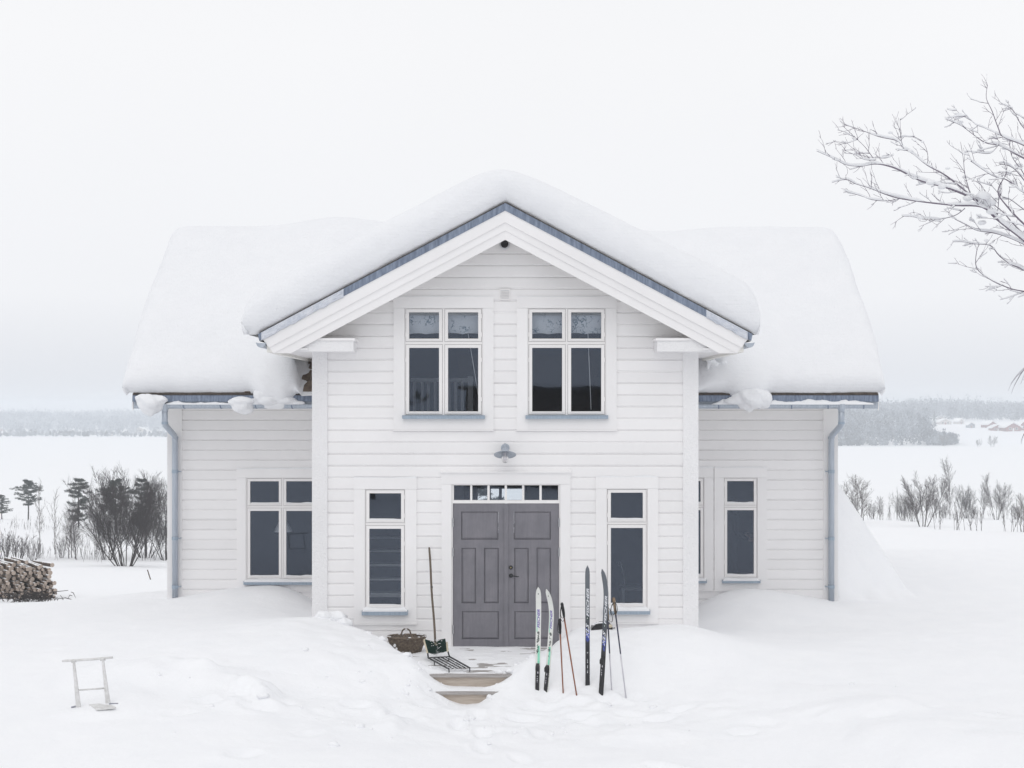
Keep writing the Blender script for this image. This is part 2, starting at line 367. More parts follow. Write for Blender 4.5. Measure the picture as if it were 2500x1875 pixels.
# ------------------------------------------------------------------ terrain
CTRL = np.array([
    (-14, -14, -.6), (0, -14, -1.0), (14, -14, -.8), (-14, -30, -1), (0, -30, -1.2), (14, -30, -1),
    (-9, -5, .05), (-6.4, -5.2, -.02), (-4.8, -4.6, .0), (-3.2, -4.8, -.12), (-1.6, -5, -.34), (0, -5, -.46), (2, -5, -.44), (3.3, -5.1, -.50), (4.3, -4.5, -.14), (5.2, -4.7, -.12), (6.5, -4.6, -.2), (9, -5, -.1),
    (-9, -3.2, .22), (-7, -3.2, .24), (-4.4, -3.1, .24), (-3, -3, .15), (-2.2, -3, .0), (-1.2, -3.1, -.2), (0, -3.2, -.34), (1, -3.1, -.33), (2.5, -3, -.24), (4, -3, -.12), (6, -3, -.02), (9, -3, .05),
    (-1.5, -2.3, .16), (-2.2, -2.2, .28), (.5, -2.45, -.13), (.15, -2.4, -.06), (.45, -2.05, .14), (.2, -1.8, .12), (1.1, -2.05, .10), (1.8, -2.0, .12), (1.1, -2.4, -.10), (1.7, -2.4, -.15), (2.4, -2.2, -.02), (3.4, -2.2, .02),
    (-9, -1.5, .3), (-7, -1.5, .32), (-5, -1.5, .40), (-3.6, -1.4, .46), (-2.6, -1.3, .48), (-1.9, -1.2, .38), (.8, -1.3, .22), (1.4, -1.25, .34), (2.1, -1.2, .42), (2.8, -1.3, .36), (3.6, -1.4, .2), (5, -1.5, .12), (7, -1.5, .16), (10, -1.5, .2),
    (-2.3, -.25, .40), (-2.75, -.3, .47), (-3.4, -.2, .42), (-5, -.2, .36), (-8, -.2, .28), (1.0, -.2, .32), (1.8, -.15, .30), (2.5, -.2, .36), (3.3, -.2, .2), (5, 0, .1), (8, 0, .18),
    (-3.2, 1.5, .22), (-5, 1.6, .30), (-8, 1.5, .2), (3.2, 1.5, .06), (5, 1.6, .1), (8, 1.5, .2),
    (-2.95, 3.0, .06), (-3.3, 3.0, .24), (-3.8, 3.0, .43), (-4.6, 3, .41), (-5.6, 3, .25), (-7, 3, .15), (-10, 3, -.1), (2.95, 3, -.02), (3.3, 3, .18), (3.9, 3, .40), (4.6, 3, .37), (5.4, 3, .22), (6.6, 3, .12), (9, 3, .16),
    (-3.0, 3.7, .05), (-3.8, 3.7, .41), (-5.6, 3.7, .25), (3.0, 3.7, -.02), (3.9, 3.7, .37), (5.5, 3.7, .2),
    (-6.6, 6, .12), (-9, 6, -.14), (-14, 6, -.3), (7.5, 6, .1), (10, 6, .15), (14, 6, .2), (-14, 0, .2), (14, 0, .2), (0, 6, 0), (0, 12, 0), (-8, 12, -.4), (9, 12, .2), (15, 12, .2), (-15, 12, -.6)], float)
def _mq(d2): return np.sqrt(d2 + 0.35 ** 2)
_cd = ((CTRL[:, None, :2] - CTRL[None, :, :2]) ** 2).sum(-1)
_cm = CTRL[:, 2].mean()
_cw = np.linalg.solve(_mq(_cd) + np.eye(len(CTRL)) * 0.02, CTRL[:, 2] - _cm)
def near_h(x, y):
    x = np.asarray(x, float); y = np.asarray(y, float); s = np.full(x.shape, _cm)
    for (cx, cy, _), w in zip(CTRL, _cw): s = s + w * _mq((x - cx) ** 2 + (y - cy) ** 2)
    return s
def far_h(x, y):
    D = y - CAM_Y
    left = np.interp(D, [26, 28.5, 33, 46, 86, 160, 222, 300, 340], [-.2, -.5, -1.6, -2.6, -5.9, -9.9, -13.8, -21.2, -23.0])
    right = np.interp(D, [26, 33.5, 36.5, 50, 60, 110, 160, 222, 300, 340], [.15, .2, -.75, -1.25, -1.7, -5.4, -9.2, -13.8, -21.2, -23.0])
    b = sstep(-6, 8, x); h = left * (1 - b) + right * b
    t = x / np.maximum(D, 1); shore = np.interp(t, [-.32, -.2, .22, .33], [1180, 1200, 913, 960]) + 60 * fbm(x / 160, y * 0, 5, 3)
    s = D - shore; k = sstep(-.1, .2, t)
    hl = np.interp(s, [-60, 0, 60, 220, 450, 900], [-23, -21.4, -20, -15.5, -11, -13]); hr = np.interp(s, [-60, 0, 60, 170, 400, 700, 1100], [-23, -21.4, -18, -12.2, -6, -3.5, -6])
    hf = hl * (1 - k) + hr * k
    return np.where(D > 600, hf, h) + np.where((D > 40), 1.2 * fbm(x / 14, y / 22, 9, 3) * np.clip((D - 40) / 60, 0, 1), 0) * (D < 320)
XL_Y = [-3.4, -2.5, -2.2, -1.25, -.2, .1]; XL = [-.84, -.74, -.80, -1.36, -2.0, -2.05]
XR = [-.36, -.28, -.14, .28, .74, .85]
_r = random.Random(77); PRINTS = []
def _trail(pts, step=.36, depth=.10, wid=.14):
    side_ = 1; depth *= .6
    for (x0, y0), (x1, y1) in zip(pts, pts[1:]):
        n_ = max(1, int(math.hypot(x1 - x0, y1 - y0) / step)); an = math.atan2(y1 - y0, x1 - x0)
        for k in range(n_):
            t_ = k / n_; side_ = -side_
            PRINTS.append((x0 + (x1 - x0) * t_ - math.sin(an) * wid * side_ + _r.uniform(-.05, .05), y0 + (y1 - y0) * t_ + math.cos(an) * wid * side_ + _r.uniform(-.05, .05), an - math.pi / 2 + _r.uniform(-.3, .3), depth * _r.uniform(.5, 1.1)))
_trail([(-.5, -2.8), (-.35, -4.0), (.3, -5.4), (.6, -8.5)], .40, .12); _trail([(.2, -3.0), (1.3, -2.9), (2.0, -3.0)], .34, .10, .16); _trail([(2.0, -3.1), (3.8, -3.9), (6.4, -4.2)], .55, .07, .2); _trail([(-.9, -3.2), (-2.2, -3.7), (-4.2, -4.5)], .42, .10, .15); _trail([(.4, -2.75), (1.9, -2.65)], .22, .06, .1)
for k in range(12): PRINTS.append((_r.uniform(-3.2, 3.4), _r.uniform(-5.6, -2.9), _r.uniform(0, 3), _r.uniform(.03, .07)))
def ground(x, y):
    x = np.asarray(x, float); y = np.asarray(y, float)
    rough = sstep(-5.5, -3.2, y) * sstep(1.0, -1.0, y) * sstep(4.8, 1.0, np.abs(x + .6))
    h = near_h(x, y) + 0.10 * fbm(x / 1.9, y / 1.3, 1, 4) + rough * (0.14 * fbm(x / .62, y / .55, 2, 4)) + 0.018 * fbm(x / .3, y / .3, 3, 3)
    lump = np.clip(fbm(x / .75 + 3.1, y / .6, 21, 3) - .08, 0, 1) * 1.0
    band = sstep(-4.6, -3.2, y) * sstep(-1.9, -2.7, y)
    h = h + lump * band * sstep(4.2, 2.0, np.abs(x + .8))
    far_l = np.clip(fbm(x / 1.5 + 8.1, y / 1.1, 31, 2) - .08, 0, 1) * .8 * sstep(2.2, 4.0, np.abs(x)) * sstep(-7, -4.8, y) * sstep(-1.2, -2.8, y)
    h = h + far_l
    for px_, py_, pa_, pd_ in PRINTS:
        m = (np.abs(x - px_) < .5) & (np.abs(y - py_) < .5)
        if m.any():
            ux = (x - px_) * math.cos(pa_) + (y - py_) * math.sin(pa_); uy = -(x - px_) * math.sin(pa_) + (y - py_) * math.cos(pa_)
            q2 = (ux / .085) ** 2 + (uy / .17) ** 2; h = h + np.where(m, -pd_ * np.exp(-q2 ** 1.6) + pd_ * .38 * np.exp(-((np.sqrt(q2) - 1.55) / .42) ** 2), 0)
    # trodden path: porch floor, step, ground in front of the steps
    xl = np.interp(y, XL_Y, XL); xr = np.interp(y, XL_Y, XR)
    wob = .05 * fbm(x / .2, y / .2, 41, 3)
    s = np.maximum(xl - x, x - xr) + wob * 2
    f = np.where(y > -2.135, .004 + .034 * fbm(x / .28, y / .10, 6, 4) + .022 * fbm(x / .9, y / .6, 8, 3), np.where(y > -2.412, -.160 + .03 * fbm(x / .2, y / .12, 7, 3), -.32 + .06 * fbm(x / .25, y / .25, 8, 3)))
    edge = sstep(-.16, .42, s)
    pz = f + (h - f) * edge
    k = sstep(-3.3, -2.75, y)
    h = h + (pz - h) * k
    # heap slid down beside the right gable end
    heap = 2.36 - 1.50 * (x - 5.82) - .10 * np.maximum(x - 6.4, 0) ** 2 - 5.0 * np.maximum(4.7 - y, 0) ** 2 - .05 * np.maximum(y - 8, 0) ** 2 + .06 * fbm(x / .5, y / .5, 11, 3)
    hx = np.where((x > 5.74) & (y > 3.9), heap, -9); d = hx - h
    h = np.where(d > -.25, h + np.where(d > .25, d, (d + .25) ** 2 / 1.0), h)
    k = sstep(4.0, 11.0, y) * 1.0
    return h * (1 - k) + far_h(x, y) * k if True else h
def ground_fix(x, y):
    """heap survives past y = 4 .. 11 where the near and far sheets blend"""
    h = ground(x, y)
    heap = 2.36 - 1.50 * (x - 5.82) - .10 * np.maximum(x - 6.4, 0) ** 2 - 5.0 * np.maximum(4.7 - y, 0) ** 2 - .05 * np.maximum(y - 8, 0) ** 2 + .06 * fbm(x / .5, y / .5, 11, 3)
    return np.where((x > 5.74) & (x < 9) & (y > 3.9) & (y < 14), np.maximum(h, heap), h)
def gz(x, y): return float(ground_fix(np.array([float(x)]), np.array([float(y)]))[0])
def on_ground(sx, sy, d0=24.0, d1=400.0):
    """the point of the terrain seen at photograph pixel (sx, sy), searched between distances d0 and d1"""
    for n_ in (500, 60):             # coarse search, then a finer one inside the step that was hit
        D = np.linspace(d0, d1, n_); x = (sx - CX) * D / F_PX; z = EYE - (sy - CY) * D / F_PX
        g = ground_fix(x, D + CAM_Y); i = int(np.argmax(z <= g))
        if not (z <= g).any(): i = int(np.argmin(np.abs(z - g)))
        st_ = (d1 - d0) / (n_ - 1); d0, d1 = D[i] - st_, D[i] + st_ * .01
    return Vector((x[i], D[i] + CAM_Y, g[i]))
def axis(segs):
    out = []
    for a, b, st in segs: out += list(np.arange(a, b - 1e-6, st))
    return out
def grow(a, st, end, k=1.12):
    out = [a]
    while abs(out[-1]) < abs(end): out.append(out[-1] + st); st *= k
    return out
xs = sorted(set(np.round([-v for v in grow(15, .6, 1250)] + axis([(-15, -7, .16), (-7, -2.4, .07), (-2.4, 2.2, .035), (2.2, 7.6, .07), (7.6, 15, .16)]) + grow(15, .6, 1250), 4)))
ys = sorted(set(np.round([-v for v in grow(9, .5, 130)] + axis([(-9, -6.2, .12), (-6.2, -3.3, .05), (-3.3, .1, .032), (.1, 4, .08), (4, 14, .14), (14, 40, .5)]) + grow(40, .9, 2300, 1.06), 4)))
X, Y = np.meshgrid(np.array(xs), np.array(ys))
Z = ground_fix(X, Y)
ground_o = grid_obj('snow_ground', np.stack([X, Y, Z], -1), 'snow'); tag(ground_o, kind='structure')
lx = np.linspace(-1240, 1240, 30); ly = np.linspace(240, 1350, 20); LX, LY = np.meshgrid(lx, ly)
tag(grid_obj('frozen_lake', np.stack([LX, LY, np.full(LX.shape, -21.5)], -1), 'far_snow'), kind='structure')

# ------------------------------------------------------------------ the house
YW, YB, YR, YE = 3.8, 9.0, 6.4, 2.95      # wing wall, back wall, main ridge, main eave
WX0, WX1 = -5.795, 5.704
BX = 2.788
M_G, Z_AP, Y_F = 0.53, 6.396, -0.55       # gable pitch, apex, verge plane
M_M, Z_E, Z_R = (6.40 - 3.72) / (YR - YE), 3.72, 6.40
def g_top(x): return Z_AP - M_G * abs(x)
def m_top(y): return Z_R - M_M * abs(y - YR)
house = root('wooden_house', (0, 0, 0))
tag(house, 'white clapboard house with snow-laden roofs and a projecting front gable', 'house')

def holed(mb, x0, x1, z0, z1, holes, y0, y1):
    cx = sorted({x0, x1, *[h[0] for h in holes], *[h[1] for h in holes]}); cz = sorted({z0, z1, *[h[2] for h in holes], *[h[3] for h in holes]})
    for a, b in zip(cx, cx[1:]):
        for c, d in zip(cz, cz[1:]):
            mx_, mz_ = (a + b) / 2, (c + d) / 2
            if not (x0 < mx_ < x1 and z0 < mz_ < z1): continue
            if any(h[0] < mx_ < h[1] and h[2] < mz_ < h[3] for h in holes): continue
            mb.box(a, b, y0, y1, c, d)
    return mb
# openings measured on the two wall planes: (x0, x1, z0, z1)
def rect(s, y): return (PX(s[0], y), PX(s[1], y), PZ(s[3], y), PZ(s[2], y))
WIN = {}   # name: plane y, opening, casing, sash columns, sash rows, sill, snow on sill
def wdef(k, y, op, cas, cols, rows, sill, snow=0.0): WIN[k] = dict(y=y, op=rect(op, y), cas=rect(cas, y), cols=[(PX(a, y), PX(b, y)) for a, b in cols], rows=[(PZ(b, y), PZ(a, y)) for a, b in rows], sill=rect(sill, y), snow=snow)
wdef('ul', 0, (988.6, 1178.5, 753.0, 1014.5), (960.8, 1205.5, 724.9, 1049), [(990.7, 1080.6), (1085.6, 1176)], [(754.4, 834.6), (840.9, 1012)], (984, 1183.5, 1016, 1022.5))
wdef('ur', 0, (1288.5, 1478.4, 753.0, 1014.5), (1261.2, 1505.5, 724.9, 1049), [(1290.7, 1380.6), (1385.6, 1476)], [(754.4, 834.6), (840.9, 1012)], (1283.5, 1483, 1016, 1022.5))
wdef('ll', 0, (892, 989.4, 1194, 1486), (864, 1017.6, 1166, 1521), [(893.6, 988)], [(1195.5, 1276), (1282, 1484.5)], (885.5, 996, 1491, 1499.5), .03)
wdef('lr', 0, (1481, 1580, 1193, 1484), (1453.8, 1606.7, 1164.5, 1519), [(1482.5, 1577.5)], [(1194, 1274.5), (1280, 1482)], (1474, 1585, 1489.5, 1497.5), .03)
wdef('wl', YW, (601.8, 779.0, 1166.3, 1413.5), (578.6, 802.2, 1144.6, 1441), [(604.3, 688.6), (692.2, 776.5)], [(1167.5, 1234.7), (1239.8, 1412)], (597.8, 783, 1419.5, 1425.8), .02)
wdef('wr', YW, (1766.5, 1848.2, 1166, 1410.6), (1743, 1871.3, 1141.7, 1440), [(1767.5, 1847)], [(1167, 1233.4), (1238, 1409)], (1762, 1853.5, 1416.5, 1422), .02)
wdef('wm', YW, (1636.5, 1718.2, 1166, 1410.6), (1614, 1741.2, 1141.7, 1440), [(1637.5, 1717)], [(1167, 1233.4), (1238, 1409)], (1632, 1723, 1416.5, 1422), .02)
DOOR = rect((1103, 1367, 1182, 1581), 0); DCAS = rect((1077.7, 1392.9, 1154, 1583), 0)

ZB = -0.7
mb = MB(); holed(mb, -BX, BX, ZB, 4.85, [WIN[k]['op'] for k in ('ul', 'ur', 'll', 'lr')] + [DOOR], 0.0, 0.16)
mb.prism([(-BX, 4.85), (BX, 4.85), (0, 6.3)], 'y', 0.0, 0.16); mb.build('wall', 'paint', house)
for s in (-1, 1): MB().box(*sorted((s * BX, s * (BX - .16))), .16, YR, ZB, 4.82).build('wall', 'paint', house)
mb = MB(); holed(mb, WX0, -BX, ZB, 3.62, [WIN['wl']['op']], YW, YW + .16); mb.build('wall', 'paint', house)
mb = MB(); holed(mb, BX, WX1, ZB, 3.62, [WIN['wr']['op'], WIN['wm']['op']], YW, YW + .16); mb.build('wall', 'paint', house)
BACK = (-.62, .42, .9, 1.86)
mb = MB(); holed(mb, WX0, WX1, ZB, 3.62, [BACK], YB - .16, YB); mb.build('wall', 'paint', house)
for x in (WX0, WX1 - .16):
    MB().prism([(YW + .16, ZB), (YB - .16, ZB), (YB - .16, 4.2), (YR, m_top(YR) - .12), (YW + .16, 4.2)], 'x', x, x + .16).build('wall', 'paint', house)

# clapboards, one object each, sharing one unit mesh
PITCH = 0.1723
bm_ = MB(); bm_.prism([(0, 0), (-.010, .0), (-.010, .009), (-.024, .020), (-.024, PITCH - .014), (-.012, PITCH - .002), (0, PITCH - .002)], 'x', 0, 1)
board0 = bm_.build('clapboard', 'paint', house); board_me = board0.data; n_boards = [0]
_rb = random.Random(9)
def board(p, length, rz=0):
    if length < .02: return
    if n_boards[0] == 0: o = board0
    else: o = bpy.data.objects.new('clapboard', board_me); link(o, house)
    n_boards[0] += 1
    o.location = (p[0], p[1] + _rb.uniform(-.001, .001), p[2] + _rb.uniform(-.0012, .0012)); o.scale = (length, 1, 1); o.rotation_euler = (0, _rb.uniform(-.0006, .0006), rz)
def rows(z_ref, z0, z1):
    k = math.ceil((z0 - z_ref) / PITCH)
    while z_ref + k * PITCH < z1: yield z_ref + k * PITCH; k += 1
def spans(x0, x1, z, holes):
    iv = [(x0, x1)]
    for h in holes:
        if z + PITCH > h[2] + .004 and z < h[3] - .004:
            nv = []
            for a, b in iv:
                if h[1] <= a or h[0] >= b: nv.append((a, b)); continue
                if h[0] > a: nv.append((a, h[0]))
                if h[1] < b: nv.append((h[1], b))
            iv = nv
    return iv
def grown(r, d=.07): return (r[0] - d, r[1] + d, r[2] - .02, r[3] + .02)
for z in rows(2.471, -.45, 6.05):
    half = min(2.598, (Z_AP - .16 - (z + PITCH * .4)) / M_G)
    for a, b in spans(-half, half, z, [grown(WIN[k]['op']) for k in ('ul', 'ur', 'll', 'lr')] + [grown(DOOR)]): board((a, 0, z), b - a)
for z in rows(2.421, -.35, 3.5):
    for a, b in spans(-5.575, -BX, z, [grown(WIN['wl']['op'])]): board((a, YW, z), b - a)
    for a, b in spans(BX, 5.486, z, [grown(WIN['wr']['op']), grown(WIN['wm']['op'])]): board((a, YW, z), b - a)
def side_cladding(x, y0, y1, z_ref, z0, z1, sg):
    mb = MB()
    for z in rows(z_ref, z0, z1): mb.prism([(x + sg * .0, z), (x + sg * .010, z), (x + sg * .010, z + .009), (x + sg * .024, z + .02), (x + sg * .024, z + PITCH - .014), (x + sg * .012, z + PITCH - .002), (x, z + PITCH - .002)], 'y', y0, y1)
    tag(mb.build('side_cladding', 'paint', house, fix=True), kind='stuff')
side_cladding(-BX, .185, YW, 2.471, -.45, 4.3, -1); side_cladding(BX, .185, YW, 2.471, -.45, 4.3, 1)
side_cladding(WX0, YW + .205, YB, 2.421, -.35, 3.6, -1); side_cladding(WX1, YW + .205, YB, 2.421, -.35, 3.6, 1)
# corner boards
for s in (-1, 1):
    MB().box(*sorted((s * (BX + .03), s * 2.595)), -.052, 0, ZB, 4.30).build('corner_board', 'paint_rime', house)
    MB().box(*sorted((s * (BX + .03), s * BX)), 0.001, .18, ZB, 4.30).build('corner_board', 'paint', house)
for x0, x1, xo in ((WX0 - .03, -5.572, WX0), (5.483, WX1 + .03, WX1)):
    MB().box(x0, x1, YW - .05, YW, ZB, 3.56).build('corner_board', 'paint', house)
    MB().box(*sorted((xo, x0 if xo < 0 else x1)), YW + .001, YW + .2, ZB, 3.56).build('corner_board', 'paint', house)

# windows
def make_window(k, no_left=False):
    w = WIN[k]; y = w['y']; x0, x1, z0, z1 = w['op']; c0, c1, d0, d1 = w['cas']
    yf = y - .026
    fr_ = MB()
    cols, rws = w['cols'], w['rows']
    xe = [x0] + [v for c in cols for v in c] + [x1]; ze = [z0] + sorted(v for r in rws for v in r) + [z1]
    for i in range(0, len(xe), 2): fr_.box(xe[i], xe[i + 1], yf, y + .11, z0, z1)
    for i in range(0, len(ze), 2):
        for a, b in cols: fr_.box(a, b, yf + .002, y + .11, ze[i], ze[i + 1])
    win = fr_.build('window', 'sash_paint', house)
    cf = y - .048
    MB().box(c0, c1, cf, y - .004, z1 + .002, d1).build('casing_board', 'paint', win)
    MB().box(c0 + .002, x0 - .002, cf + .002, y - .004, d0, z1).build('casing_board', 'paint', win)
    MB().box(x1 + .002, c1 - .002, cf + .002, y - .004, d0, z1).build('casing_board', 'paint', win)
    MB().box(x0 - .002, x1 + .002, cf + .004, y - .004, d0, z0 - .002).build('casing_board', 'paint', win)
    MB().box(c0 - .004, c1 + .004, cf - .012, y - .004, d0 - .018, d0 - .001).build('drip_moulding', 'paint', win)
    if w['snow'] or True:
        sn = MB(); n = 24
        for i in range(n):
            a = c0 + (c1 - c0) * i / n; b = c0 + (c1 - c0) * (i + 1) / n; hgt = .006 + .022 * max(0, vnoise(np.array(a * 4), np.array(3.0), 2)) * (1 if w['snow'] else .3)
            sn.box(a, b + .0003 * (i % 2), cf + .003, y - .026, d1 + .0005 * (i % 2), d1 + hgt)
        sn.build('snow_cap', 'roof_snow', win)
    # black strips paint the shade in the gaps round sashes and panes
    gk = MB()
    for a, b in cols:
        for c, d in rws: gk.box(a, b, y + .012, y + .016, c, d)
    g = .0045; m = .046
    gk2 = MB()
    for a, b in cols:
        for c, d in rws:
            A, B, Cc, D = a + g, b - g, c + g, d - g; s_ = MB()
            s_.box(A, A + m, yf - .006, y + .03, Cc, D); s_.box(B - m, B, yf - .006, y + .03, Cc, D)
            s_.box(A + m, B - m, yf - .006, y + .03, D - m, D); s_.box(A + m, B - m, yf - .006, y + .03, Cc, Cc + m * .9)
            s_.box(A + m * .75, B - m * .75, yf - .018, yf - .0065, Cc + m * .45, Cc + m * .86)
            sash = s_.build('sash', 'sash_paint', win)
            MB().box(A + m, B - m, y - .008, y + .0, Cc + m * .9, D - m).build('pane', 'glass', win)
            gk2.box(A + m, B - m, y - .0125, y - .0085, Cc + m * .9, Cc + m * .9 + .008)
            for e_, t_ in ((a, 1), (b, -1)): gk2.box(*sorted((e_ + t_ * .0004, e_ + t_ * g * .9)), y - .006, y + .02, c, d)
            for e_, t_ in ((c, 1), (d, -1)): gk2.box(a, b, y - .0055, y + .021, *sorted((e_ + t_ * .0004, e_ + t_ * g * .9)))
            if w['snow']:
                q = MB(); n = 14
                for i in range(n):
                    aa = A + m + (B - A - 2 * m) * i / n; bb = A + m + (B - A - 2 * m) * (i + 1) / n
                    q.box(aa, bb, yf - .014, y - .013, Cc + m * .9 + .0004 * (i % 2), Cc + m * .9 + .006 + .014 * float(vnoise(np.array(aa * 9), np.array(1.), 4)))
                q.build('snow_cap', 'roof_snow', win)
    for a, b in cols:
        xh = a if (a - x0) < (x1 - b) + .001 else b
        for c, d in rws:
            for fz in (.22, .78):
                zz = c + (d - c) * fz; MB().tube([(xh, yf - .008, zz - .03), (xh, yf - .008, zz + .03)], .006, 6).build('hinge', 'sash_paint', win)
    gk2.build('gap_shade', 'black_plastic', win)
    s0, s1, s2, s3 = w['sill']
    sl = MB(); sl.prism([(y - .115, s2), (y - .115, s3), (y - .02, s3 + .02), (y - .02, s3 + .014), (y - .109, s3 - .006), (y - .109, s2)], 'x', s0, s1)
    sl.box(s0 - .003, s0, y - .116, y - .02, s2, s3 + .016); sl.box(s1, s1 + .003, y - .116, y - .02, s2, s3 + .016)
    sl.build('sill', 'sill_metal', win)
    if w['snow']:
        nx = 40; xsn = np.linspace(s0 + .005, s1 - .005, nx); V = np.zeros((nx, 7, 3))
        for i, xx in enumerate(xsn):
            hgt = (w['snow'] + .03 * float(vnoise(np.array(xx * 5), np.array(y * 3.0), 8))) * min(1, (i + .6) / 3, (nx - i - .4) / 3)
            for j, (yy, hh) in enumerate([(-.113, 0), (-.118, .35), (-.112, .75), (-.095, 1), (-.06, 1.1), (-.03, 1.15), (-.022, 1.1)]):
                V[i, j] = (xx, y + yy, s3 + .012 * min(1, j / 5) + hgt * hh)
        grid_obj('snow_cap', V, 'roof_snow', win)
    return win
for k in WIN: make_window(k)

# door: frame, casing, transom, two leaves
x0, x1, z0, z1 = DOOR; c0, c1, d0, d1 = DCAS
tz0, tz1 = PZ(1225.5, 0), PZ(1182, 0)
dfm = MB(); dfm.box(x0, PX(1105.6, 0), -.03, .12, z0, z1); dfm.box(PX(1365, 0), x1, -.03, .12, z0, z1); dfm.box(PX(1105.6, 0), PX(1365, 0), -.028, .12, PZ(1228.6, 0), PZ(1221.6, 0)); dfm.box(PX(1105.6, 0), PX(1365, 0), -.028, .12, PZ(1184.4, 0), z1)
dfm.build('door_frame', 'sash_paint', house)
MB().box(c0, c1, -.05, -.004, z1 + .002, d1).build('casing_board', 'paint', house)
MB().box(c0 + .002, x0 - .002, -.048, -.004, -.5, z1).build('casing_board', 'paint', house)
MB().box(x1 + .002, c1 - .002, -.048, -.004, -.5, z1).build('casing_board', 'paint', house)
MB().prism([(-.075, d1 + .001), (-.075, d1 + .018), (-.004, d1 + .05), (-.004, d1 + .001)], 'x', c0 - .01, c1 + .01).build('drip_moulding', 'paint', house)
px = [1108.3, 1148, 1153.1, 1189.9, 1195.5, 1232.1, 1237.7, 1274.6, 1280, 1316.8, 1322.4, 1362.7]
ta, tb = PZ(1221.2, 0), PZ(1184.7, 0)
tw = MB().box(PX(1105.7, 0), PX(1364.9, 0), -.021, .02, ta - .0022, ta + .003).build('transom_window', 'sash_paint', house)
for a, b in [(1105.8, 1108.3), (1148, 1153.1), (1189.9, 1195.5), (1232.1, 1237.7), (1274.6, 1280), (1316.8, 1322.4), (1362.7, 1364.8)]: MB().box(PX(a, 0), PX(b, 0), -.02, .02, ta + .0035, tb - .001).build('muntin', 'sash_paint', tw)
for a, b in zip(px[::2], px[1::2]): MB().box(PX(a, 0), PX(b, 0), -.004, .004, ta + .003, tb).build('pane', 'glass', tw)
def door_leaf(lx0, lx1, panels, hinge_x, lock=False):
    za, zb = PZ(1581, 0), PZ(1229.1, 0)
    hol = [(PX(1080 + p[0] / 3.531, 0), PX(1080 + p[1] / 3.531, 0), PZ(1130 + p[3] / 3.531, 0), PZ(1130 + p[2] / 3.531, 0)) for p in panels]
    mb = MB(); holed(mb, PX(lx0, 0), PX(lx1, 0), za, zb, hol, -.022, .03); leaf = mb.build('door', 'door_grey', house)
    for a, b, c, d in hol:
        q = MB(); g = .003; i_ = .030
        o4 = [(a + g, c + g), (b - g, c + g), (b - g, d - g), (a + g, d - g)]; i4 = [(a + i_, c + i_), (b - i_, c + i_), (b - i_, d - i_), (a + i_, d - i_)]
        vs = [(x, -.004, z) for x, z in o4] + [(x, -.017, z) for x, z in i4] + [(x, .02, z) for x, z in o4]
        q.add(vs, [(4, 5, 6, 7), (0, 1, 5, 4), (1, 2, 6, 5), (2, 3, 7, 6), (3, 0, 4, 7), (8, 9, 1, 0), (9, 10, 2, 1), (10, 11, 3, 2), (11, 8, 0, 3), (11, 10, 9, 8)])
        q.build('panel', 'door_grey', leaf)
    for v in (512, 767, 1432):
        zc = PZ(1130 + v / 3.531, 0); MB().tube([(hinge_x, -.038, zc - .062), (hinge_x, -.038, zc - .003)], .011, 8).tube([(hinge_x, -.038, zc + .003), (hinge_x, -.038, zc + .062)], .011, 8).build('hinge', 'hinge_steel', leaf)
    return leaf
door_leaf(1106.3, 1232.5, [(163, 482, 420, 660), (167, 290, 732, 1208), (360, 485, 732, 1208), (170, 487, 1278, 1517)], PX(1106.2, 0))
rl = door_leaf(1239.4, 1364.6, [(617, 934, 420, 660), (620, 743, 732, 1208), (813, 935, 732, 1208), (622, 938, 1278, 1517)], PX(1364.8, 0))
MB().box(PX(1230.7, 0), PX(1240.9, 0), -.036, .02, PZ(1580.5, 0), PZ(1229.6, 0)).build('astragal', 'door_grey', rl)
MY = Matrix.Rotation(math.radians(90), 4, 'X')
def disc(mb, sx, sy, r, y0, y1, n=20):
    c = P(sx, sy, 0); mb.lathe([(r, 0), (r, y0 - y1), (r * .8, y0 - y1 + .004)], n, Matrix.Translation((c.x, y0, c.z)) @ MY, True)
mb = MB(); disc(mb, 1247.1, 1384.9, .030, -.022, -.037); lk = mb.build('lock', 'black_iron', rl)
mb = MB(); disc(mb, 1247.1, 1384.9, .011, -.040, -.046); mb.build('keyhole', 'brass', rl)
mb = MB(); disc(mb, 1247.6, 1404.7, .030, -.022, -.034); hx, hz = PX(1247.6, 0), PZ(1404.7, 0)
mb.tube([(hx, -.03, hz), (hx, -.075, hz), (hx + .02, -.085, hz), (hx + .06, -.085, hz - .004), (hx + .10, -.083, hz - .010), (hx + .115, -.08, hz - .006)], [.010, .010, .0095, .009, .0075, .006], 8)
mb.build('handle', 'black_iron', rl, True)
MB().box(PX(1103, 0), PX(1367, 0), -.06, .1, -.035, -.002).build('threshold', 'grey_plank', house)

